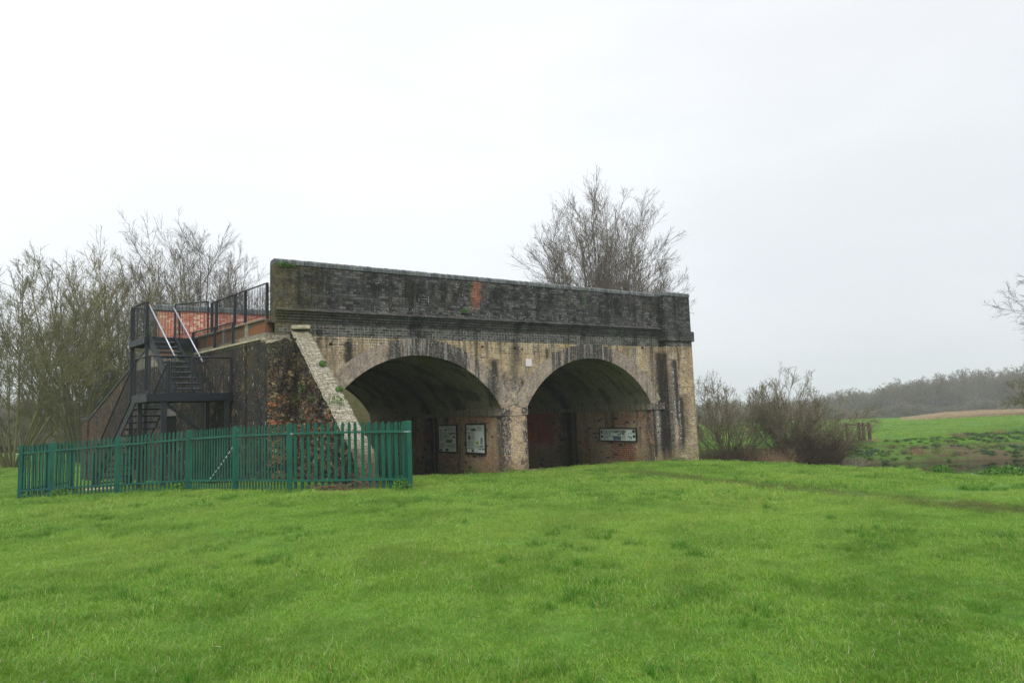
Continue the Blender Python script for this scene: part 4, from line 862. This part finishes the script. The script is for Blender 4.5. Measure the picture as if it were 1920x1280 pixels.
# ------------------------------------------------------------------ scattering with geometry nodes
def scatter(name, pts, rot, scl, idx, templates, label, cat):
    me = bpy.data.meshes.new(name); me.vertices.add(len(pts)); me.vertices.foreach_set('co', np.asarray(pts, np.float32).ravel())
    a = me.attributes.new('irot', 'FLOAT_VECTOR', 'POINT'); a.data.foreach_set('vector', np.asarray(rot, np.float32).ravel())
    a = me.attributes.new('iscl', 'FLOAT', 'POINT'); a.data.foreach_set('value', np.asarray(scl, np.float32)); a = me.attributes.new('iidx', 'INT', 'POINT'); a.data.foreach_set('value', np.asarray(idx, np.int32))
    o = bpy.data.objects.new(name, me); COL.objects.link(o); tag(o, label, cat, None, 'stuff')
    c = bpy.data.collections.new(name+'_kinds')
    for t in templates: c.objects.link(t)
    ng = bpy.data.node_groups.new(name+'_scatter', 'GeometryNodeTree'); ng.interface.new_socket('Geometry', in_out='INPUT', socket_type='NodeSocketGeometry'); ng.interface.new_socket('Geometry', in_out='OUTPUT', socket_type='NodeSocketGeometry')
    N = ng.nodes; L = ng.links; i = N.new('NodeGroupInput'); out = N.new('NodeGroupOutput'); ci = N.new('GeometryNodeCollectionInfo'); ci.inputs[0].default_value = c; ci.inputs['Separate Children'].default_value = True; ci.inputs['Reset Children'].default_value = True
    ip = N.new('GeometryNodeInstanceOnPoints'); ip.inputs['Pick Instance'].default_value = True
    def at(n, t):
        q = N.new('GeometryNodeInputNamedAttribute'); q.data_type = t; q.inputs[0].default_value = n; return q.outputs['Attribute']
    L.new(i.outputs[0], ip.inputs['Points']); L.new(ci.outputs[0], ip.inputs['Instance']); L.new(at('iidx', 'INT'), ip.inputs['Instance Index'])
    e2r = N.new('FunctionNodeEulerToRotation'); L.new(at('irot', 'FLOAT_VECTOR'), e2r.inputs[0]); L.new(e2r.outputs[0], ip.inputs['Rotation']); L.new(at('iscl', 'FLOAT'), ip.inputs['Scale']); L.new(ip.outputs[0], out.inputs[0])
    md = o.modifiers.new('scatter', 'NODES'); md.node_group = ng; return o
def tmpl(name, V, F, m, attrs=None):
    me_o = np_mesh(name, V, F, None, [m], attrs); COL.objects.unlink(me_o); return me_o
def grass_mat():
    def fn(e):
        P = e.pos(); t = e.attr('tint'); hgt = e.attr('hgt'); x, y, z = e.sep(P)
        n0 = e.noise(P, .22, 3, .5); n1 = e.noise(P, 1.1, 4, .6); n2 = e.noise(P, 4.5, 3, .6)
        c = e.mix(t, (.130, .300, .022), (.37, .58, .095)); c = e.mix(e.ss(n1, .42, .66)*.7, c, (.090, .225, .014)); c = e.mix(e.ss(n0, .45, .65)*.45, c, (.36, .49, .085))
        c = e.mix(e.ss(n2, .55, .72)*.35, c, (.44, .58, .18)); c = e.mix(e.ss(t, .955, .965), c, (.46, .36, .10)); c = e.mix(e.ss(t, .986, .99), c, (.50, .46, .32))
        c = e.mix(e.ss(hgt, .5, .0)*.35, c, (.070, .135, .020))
        pc = 13.9+(y+6.)*.23; dd_ = e.m('ABSOLUTE', x-pc+(n1-.5)*1.); c = e.mix(e.ss(dd_, .9, .1)*e.ss(y, -1., -5.)*e.ss(n2, .25, .55)*.75, c, (.15, .135, .05))
        return dict(col=c, trans=.38, tcol=c)
    return mat('grass_blade', fn, .4, .5)
MGRASS = grass_mat()
MTUS = mat('tussock_blade', lambda e: dict(col=e.mix(e.ss(e.attr('tint'), .93, .95), e.mix(e.attr('tint'), (.05, .165, .010), (.13, .33, .025)), (.5, .42, .2)), trans=.3, tcol=(.10, .25, .03)), .45, .4)
def patch(seed, n, rad, h, w, lean=.5, clumpy=.5):
    rs = np.random.default_rng(seed); nc = max(3, n//14); cx = rs.uniform(-rad, rad, (nc, 2)); k = rs.integers(0, nc, n); p = np.where(rs.random((n, 1)) < clumpy, cx[k]+rs.normal(size=(n, 2))*rad*.07, rs.uniform(-rad, rad, (n, 2)))
    hh = h*rs.uniform(.35, 1.15, n)*(.7+.5*rs.random(nc)[k]); az = rs.uniform(0, 2*pi, n); le = np.abs(rs.normal(size=n))*lean; ww = w*rs.uniform(.6, 1.3, n)
    d = np.stack([np.cos(az)*np.sin(le), np.sin(az)*np.sin(le), np.cos(le)], 1); s = np.stack([-np.sin(az), np.cos(az), 0*az], 1); r_ = rs.uniform(0, 2*pi, n); s = s*np.cos(r_)[:, None]+np.cross(d, s)*np.sin(r_)[:, None]
    B = np.stack([p[:, 0], p[:, 1], np.full(n, -.012)], 1); M = B+d*hh[:, None]*.55; d2 = d+np.stack([np.cos(az), np.sin(az), -.25+0*az], 1)*rs.uniform(.1, .9, n)[:, None]; d2 /= np.linalg.norm(d2, axis=1, keepdims=True); T = M+d2*hh[:, None]*.5; W = s*ww[:, None]*.5
    V = np.stack([B-W, B+W, M+W*.8, M-W*.8, T-W*.06, T+W*.06], 1).reshape(-1, 3); b = np.arange(n)*6; F = np.concatenate([np.stack([b, b+1, b+2, b+3], 1), np.stack([b+3, b+2, b+5, b+4], 1)])
    return V, F, {'tint': np.repeat(rs.random(n), 6), 'hgt': np.tile([0, 0, .6, .6, 1, 1], n)}
def mk(seed, *a, m=None, **k): V, F, A = patch(seed, *a, **k); return tmpl('grass_patch', V, F, m or MGRASS, A)
def cover(x, y):
    """where turf grows (0..1)"""
    z = gh(x, y); ok = (x < 21.2+.3*hsh(x, y, .35)) | (y > 40)
    under = (x > 6.5) & (x < 19.3) & (y > -.12+.4*hsh(x, y, 1.7)+.5*sst(x, 13, 19)) & (y < 11.5); solid = ((x > 3.2) & (x < 6.42) & (y > -.1) & (y < 11.3)) | ((x > 12.3) & (x < 13.5) & (y > -.1) & (y < 11.3)) | ((x > 19.3) & (x < 21.6) & (y > -.3) & (y < 11.3)) | ((x > 5.45) & (x < 6.0) & (y > -4.85) & (y < 0))
    pth = (np.abs(x-(13.9+(y+6)*.23)+.3*hsh(x, y, 1.1)) < .38) & (y < -2.5) & (hsh(x, y, 2.7) > -.2); return ok & ~under & ~solid & ~pth
rs = np.random.default_rng(77)
def field(n, x0, x1, y0, y1):
    x = rs.uniform(x0, x1, n); y = rs.uniform(y0, y1, n); return x, y
def build_grass(name, n, box, dens, templates, smin, smax, label, wedge=True, dmin=0, dmax=99):
    x, y = field(n, *box); dep = .56*x+.82*(y+19); lat = .83*x-.56*(y+19)
    keep = cover(x, y) & (dep > dmin) & (dep < dmax)
    if wedge: keep &= (np.abs(lat) < dep*.80+2.5) & (dep > 1.5)
    keep &= rs.random(n) < dens(dep); x, y = x[keep], y[keep]; dep = dep[keep]; z = gh(x, y); k = len(x)
    tus = hsh(x*1.3+5, y*1.3, .8); tus2 = hsh(x+9, y-4, 2.6); sc_ = rs.uniform(smin, smax, k)*(1+.35*np.clip(tus, -.6, 1)+.22*np.clip(tus2, -.5, 1))
    rot = np.stack([rs.normal(size=k)*.05, rs.normal(size=k)*.05, rs.uniform(0, 2*pi, k)], 1)
    return scatter(name, np.stack([x, y, z], 1), rot, sc_, rs.integers(0, len(templates), k), templates, label, 'grass')
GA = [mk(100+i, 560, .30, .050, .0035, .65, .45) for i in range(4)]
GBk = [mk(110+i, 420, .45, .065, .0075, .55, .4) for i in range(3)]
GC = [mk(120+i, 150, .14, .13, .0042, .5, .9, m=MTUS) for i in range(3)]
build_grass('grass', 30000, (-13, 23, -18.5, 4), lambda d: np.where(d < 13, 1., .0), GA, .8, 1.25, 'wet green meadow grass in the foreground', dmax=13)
build_grass('grass', 22000, (-30, 24, -12, 34), lambda d: 1.0+0*d, GBk, .8, 1.25, 'meadow grass up to the arches and the fence', dmin=12, dmax=44)
x, y = field(9000, -12, 22, -18, 2); keep = (hsh(x, y, .9)+.6*hsh(x+4, y, 2.3)+rs.normal(size=9000)*.45 > .70) & cover(x, y); x, y = x[keep], y[keep]; k = len(x)
scatter('grass_tussocks', np.stack([x, y, gh(x, y)], 1), np.stack([0*x, 0*x, rs.uniform(0, 6.3, k)], 1), rs.uniform(.6, 1.15, k), rs.integers(0, 3, k), GC, 'longer darker grass tussocks in the meadow', 'grass')
# scrub on the far bank
def leafclump(seed, n, m, size, rad=(.4, .4, .25)):
    r = np.random.default_rng(seed); q = r.normal(size=(n, 3)); q /= np.linalg.norm(q, axis=1, keepdims=True); q *= r.uniform(.2, 1, n)[:, None]; q[:, 2] = np.abs(q[:, 2]); C_ = q*np.array(rad); a = r.normal(size=(n, 3)); a /= np.linalg.norm(a, axis=1, keepdims=True); b = rnd_perp(a, r); s = size*r.uniform(.5, 1.3, n)[:, None]
    V = np.stack([C_-a*s, C_+b*s*.5, C_+a*s, C_-b*s*.5], 1).reshape(-1, 3); return tmpl('leaf_clump', V, np.arange(4*n).reshape(-1, 4), m, {'tint': np.repeat(r.random(n), 4)})
def stemclump(seed, n, m, h):
    r = np.random.default_rng(seed); s = np.concatenate([r.normal(size=(n, 2))*.25, np.zeros((n, 1))], 1); d = np.concatenate([r.normal(size=(n, 2))*.3, np.ones((n, 1))], 1); P, R, D = grow(s, d, r.uniform(.5, 1, n)*h, np.full(n, .007), 3, .12, 0, .4, r); V, F = tubes(P, R, 3); return tmpl('stem_clump', V, F, m, {'tint': np.zeros(len(V))})
SC = [leafclump(1, 160, LD, .07), leafclump(2, 160, LBL, .07), leafclump(3, 120, LG, .06, (.35, .35, .12)), stemclump(4, 70, BRL, .5), stemclump(5, 70, BRD, .5)]
x, y = field(34000, 26, 75, -34, 14); s_ = .56*x+.83*y; z = gh(x, y); right_ = 20.5+.9*sst(x, 38, 46)*0
keep = (z > -1.25) & (s_ < 23.6+1.6*hsh(x, y, .4)+2.2*sst(x, 40, 46)) & (s_ > 19) & (x > 27) & (rs.random(len(x)) < np.clip(.55+.6*hsh(x, y, .8), .10, 1.)*.8); x, y, z = x[keep], y[keep], z[keep]; k = len(x)
nn = hsh(x, y, 1.1)+rs.normal(size=k)*.5+.5*sst(x, 40, 45); idx = np.where(nn > .85, 1, np.where(nn > .35, 0, np.where(nn > -.55, 2, np.where(nn > -.85, 3, 4))))
scatter('bank_scrub', np.stack([x, y, z], 1), np.stack([0*x, 0*x, rs.uniform(0, 6.3, k)], 1), rs.uniform(.3, .8, k), idx, SC, 'low brambles, docks and dry stems on the far river bank', 'scrub')
x, y = field(26000, 26, 120, -60, 60); dep = .56*x+.82*(y+19); s_ = .56*x+.83*y; keep = (s_ > 21.6) & (dep < 78) & (rs.random(len(x)) < .45) & (x > 30.5); x, y = x[keep], y[keep]; k = len(x)
FG = [mk(130+i, 260, .6, .09, .016, .5, .5) for i in range(2)]
scatter('field_grass', np.stack([x, y, gh(x, y)], 1), np.stack([0*x, 0*x, rs.uniform(0, 6.3, k)], 1), rs.uniform(.8, 1.3, k), rs.integers(0, 2, k), FG, 'cropped green grass of the field across the river', 'grass')
# reeds beyond the field: band along the picture's right
def camp(px, dd, zz=0.):     # world point seen in column px (of 1920) at distance dd
    l = (px-960)/1280*dd; return (.828*l+.56*dd, -.557*l+.82*dd-19)
r = np.random.default_rng(5); px = r.uniform(1672, 2300, 5200); dd = r.uniform(75, 84, 5200); l = (px-960)/1280*dd; x = .828*l+.56*dd; y = -.557*l+.82*dd-19; sc_ = (.75+.25*hsh(px/60, dd, 1.))*sst(px, 1660, 1760)*.9+.25
RD = [stemclump(50+i, 60, plain('pale_reed', (.54, .42, .29), .9, .1, 0, .15, 3), 1.35) for i in range(2)]
scatter('reeds', np.stack([x, y, gh(x, y)-.05], 1), np.stack([0*x, 0*x, r.uniform(0, 6, 5200)], 1), sc_*.50, r.integers(0, 2, 5200), RD, 'band of dry tan reeds along the far edge of the field', 'reeds')
# far wood: many bare trees that read as one mass
def wood_tree(seed, H, stems=7, n=(10, 8, 6), tmin=.022, m=None, lean=.3):
    r = np.random.default_rng(seed); az = r.uniform(0, 2*pi, stems); le = np.abs(r.normal(size=stems))*lean; d = np.stack([np.cos(az)*np.sin(le), np.sin(az)*np.sin(le), np.cos(le)], 1); P, R, D = grow(np.zeros((stems, 3)), d, H*r.uniform(.8, 1, stems), np.full(stems, .18), 7, .05, .03, .2, r); L = np.full(stems, H*.9); Vs, Fs, nv = [], [], 0
    V, F = tubes(P, R, 4); Vs.append(V); Fs.append(F); nv = len(V)
    for li, k in enumerate(n):
        s, nd, L2, rr = kids(P, R, D, L, k, .75, (.42, .45, .5)[li], .5, r, .22); P, R, D = grow(s, nd, L2, rr, 3, .14, .03, .4, r); L = L2; V, F = tubes(P, np.maximum(R, tmin), 3); Vs.append(V); Fs.append(F+nv); nv += len(V)
    return tmpl('wood_tree', np.concatenate(Vs), np.concatenate(Fs), m)
BK_F = bark('wood_bark', (.15, .132, .105), (.24, .215, .17)); BK_F2 = bark('wood_bark_warm', (.20, .155, .11), (.30, .235, .17)); BK_F3 = bark('wood_bark_green', (.15, .15, .09), (.23, .225, .14))
WT = [wood_tree(200+i, 12, m=(BK_F, BK_F2, BK_F3, BK_F)[i]) for i in range(4)]; WS = [wood_tree(210+i, 5, 12, (9, 7, 5), .018, (BK_F2, BK_F, BK_F3)[i], .6) for i in range(3)]
def wood(name, n, pxr, ddr, hf, templates, label, zoff=0, seed=9):
    r = np.random.default_rng(seed); px = r.uniform(*pxr, n); dd = r.uniform(*ddr, n); l = (px-960)/1280*dd; x = .828*l+.56*dd; y = -.557*l+.82*dd-19; s = hf(px, dd)*r.uniform(.82, 1.08, n)
    return scatter(name, np.stack([x, y, gh(x, y)+zoff], 1), np.stack([r.normal(size=n)*.04, 0*x, r.uniform(0, 6.3, n)], 1), s, r.integers(0, len(templates), n), templates, label, 'wood')
wood('woodland', 620, (1180, 2450), (185, 250), lambda p, d: (.72+.34*sst(p, 1560, 1850)-.12*sst(p, 1590, 1500)+.07*hsh(p/40, d/30, 1.)), WT, 'hazy leafless wood on the horizon across the river')
wood('woodland_edge', 520, (1180, 2450), (165, 186), lambda p, d: .85+.2*hsh(p/35, 1, 1.), WS, 'hazy undergrowth along the edge of the far wood', seed=10)
wood('woodland', 260, (-700, 640), (95, 140), lambda p, d: .62+.08*hsh(p/50, d/30, 1.), WT, 'brown leafless wood beyond the meadow on the left', seed=11)
wood('hedgerow', 420, (-600, 640), (62, 92), lambda p, d: .72+.15*hsh(p/40, 1, 1.), WS, 'low brown leafless hedge behind the left-hand trees', seed=12)
wood('woodland', 120, (640, 1180), (120, 170), lambda p, d: .55+0*p, WT, 'leafless trees far behind the bridge', seed=13)

# fence scrap and cars on the far side
def small_fence(label, P):
    t = empty('post_fence', P[0], label, 'fence')
    for p in P:
        m = MB(); m.box(p[0]-.07, p[1]-.07, p[2]-.3, p[0]+.07, p[1]+.07, p[2]+1.05); m.build('post', MWOOD, t)
    m = MB(); m.bar((P[0][0], P[0][1], P[0][2]+.95), (P[-1][0], P[-1][1], P[-1][2]+.85), .08, .10); m.build('rail', MWOOD, t)
MWOOD = plain('weathered_timber', (.10, .075, .05), .9, .15, 0, .3, 12)
q = [camp(1570, 41), camp(1592, 40.8), camp(1600, 40.5), camp(1611, 40.2)]; small_fence('short broken timber fence in the field right of the willows', [(a, b, g(a, b)) for a, b in q])
MCAR = plain('white_car_paint', (.72, .74, .76), .3, .5, 0, .04); MGLS = plain('car_glass', (.03, .04, .05), .1, .6); MTYR = plain('tyre_rubber', (.02, .02, .02), .8, .2)
def car(px, dd, rz, label):
    x, y = camp(px, dd); z = -3.05; t = empty('parked_car', (x, y, z), label, 'car', 'cars parked before the far wood'); R_ = Matrix.Rotation(rz, 4, 'Z'); T_ = Matrix.Translation((x, y, z))
    prof = [(-2.1, .35), (-2.12, .85), (-1.5, .98), (-.9, 1.45), (.7, 1.45), (1.25, 1.0), (2.1, .85), (2.15, .35)]
    m = MB(); A = [T_@R_@Vector((a, -.85, b)) for a, b in prof]; B_ = [T_@R_@Vector((a, .85, b)) for a, b in prof]; m.face(A); m.face(B_[::-1])
    for i in range(8): j = (i+1) % 8; m.face([A[j], A[i], B_[i], B_[j]])
    m.build('body', MCAR, t)
    m = MB()
    for s in (-.86, .86): m.face([T_@R_@Vector((a, s, b)) for a, b in ((-1.3, .98), (-.82, 1.38), (.62, 1.38), (1.05, 1.0))])
    m.build('window', MGLS, t)
    for a in (-1.35, 1.35):
        for s in (-.88, .88):
            m = MB(); m.tube([T_@R_@Vector((a, s-.1, .32)), T_@R_@Vector((a, s+.1, .32))], .32, 12); m.build('wheel', MTYR, t)
car(1806, 150, .5, 'left of the tiny white cars parked before the far wood'); car(1818, 153, .2, 'tiny white car parked right beside another before the far wood'); car(1897, 150, .6, 'lone tiny white car before the far wood near the right edge')

# ------------------------------------------------------------------ air, light, camera
hz = MB(); hz.box(-660, -660, -8, 660, 660, 34); o = hz.build('haze', MHOLE); tag(o, 'thin damp haze over the whole meadow', 'haze', None, 'stuff')
hm = bpy.data.materials.new('damp_air'); hm.use_nodes = True; nt = hm.node_tree; nt.nodes.clear(); out = nt.nodes.new('ShaderNodeOutputMaterial'); pv = nt.nodes.new('ShaderNodeVolumePrincipled')
pv.inputs['Color'].default_value = (.90, .95, 1., 1); pv.inputs['Density'].default_value = .0010; pv.inputs['Anisotropy'].default_value = .2; nt.links.new(pv.outputs[0], out.inputs['Volume']); o.data.materials.clear(); o.data.materials.append(hm)

w = bpy.data.worlds.new('World'); sc.world = w; w.use_nodes = True; nt = w.node_tree; nt.nodes.clear(); e = E(nt)
SUN_EL = math.radians(52); SUN_AZ = math.radians(215)      # azimuth of the sun, clockwise from +Y
sky = e.node('ShaderNodeTexSky', sky_type='NISHITA', sun_disc=False, sun_elevation=SUN_EL, sun_rotation=SUN_AZ, dust_density=4.)
b1 = e.node('ShaderNodeBackground'); b1.inputs['Strength'].default_value = .10; nt.links.new(sky.outputs[0], b1.inputs[0])
tc = e.node('ShaderNodeTexCoord'); D_ = X(e, tc.outputs['Generated']); dx, dy, dz = e.sep(D_)
cl = e.noise(e.scalev(D_, 1, 1, 3.2), 1.6, 4, .5); up = e.ss(dz, -.02, .62)
side = (dx*-.83+dy*.56)*.5+.5
c = e.mix(up, (.62, .645, .675), (.715, .73, .75)); c = e.mul(c, e.ss(cl, .3, .7, .94, 1.04)*e.ss(side, .1, .8, .97, 1.10))
b2 = e.node('ShaderNodeBackground'); e.inp(b2.inputs[0], c); b2.inputs[1].default_value = 1.0
mx = e.node('ShaderNodeMixShader'); mx.inputs[0].default_value = .93; out = e.node('ShaderNodeOutputWorld'); nt.links.new(b1.outputs[0], mx.inputs[1]); nt.links.new(b2.outputs[0], mx.inputs[2]); nt.links.new(mx.outputs[0], out.inputs[0])
sl_ = bpy.data.lights.new('overcast_sun', 'SUN'); sl_.energy = 1.5; sl_.angle = math.radians(25); sl_.color = (1., .97, .92); so = bpy.data.objects.new('overcast_sun', sl_); COL.objects.link(so)
sd = Vector((math.sin(SUN_AZ)*math.cos(SUN_EL), math.cos(SUN_AZ)*math.cos(SUN_EL), math.sin(SUN_EL))); so.rotation_euler = sd.to_track_quat('Z', 'Y').to_euler(); so.location = sd*20
cam = bpy.data.cameras.new('camera'); co = bpy.data.objects.new('camera', cam); COL.objects.link(co); sc.camera = co; cam.sensor_width = 36; cam.lens = 24; cam.clip_end = 2000; cam.clip_start = .1
RM = Matrix([[0.829054, -0.026922, -0.55852], [-0.557958, -0.10553, -0.823132], [-0.03678, 0.994052, -0.102512]]); M4 = RM.to_4x4(); M4.translation = Vector((0, -19.007, 2.159)); co.matrix_world = M4
sc.view_settings.view_transform = 'Standard'; sc.view_settings.look = 'None'; sc.view_settings.exposure = .56; sc.view_settings.gamma = 1.
sc.render.engine = 'CYCLES'; sc.cycles.max_bounces = 8; sc.cycles.diffuse_bounces = 5; sc.cycles.transparent_max_bounces = 8; sc.cycles.volume_bounces = 1; sc.cycles.use_denoising = True; sc.cycles.denoising_prefilter = 'NONE'; sc.cycles.denoising_input_passes = 'RGB_ALBEDO_NORMAL'
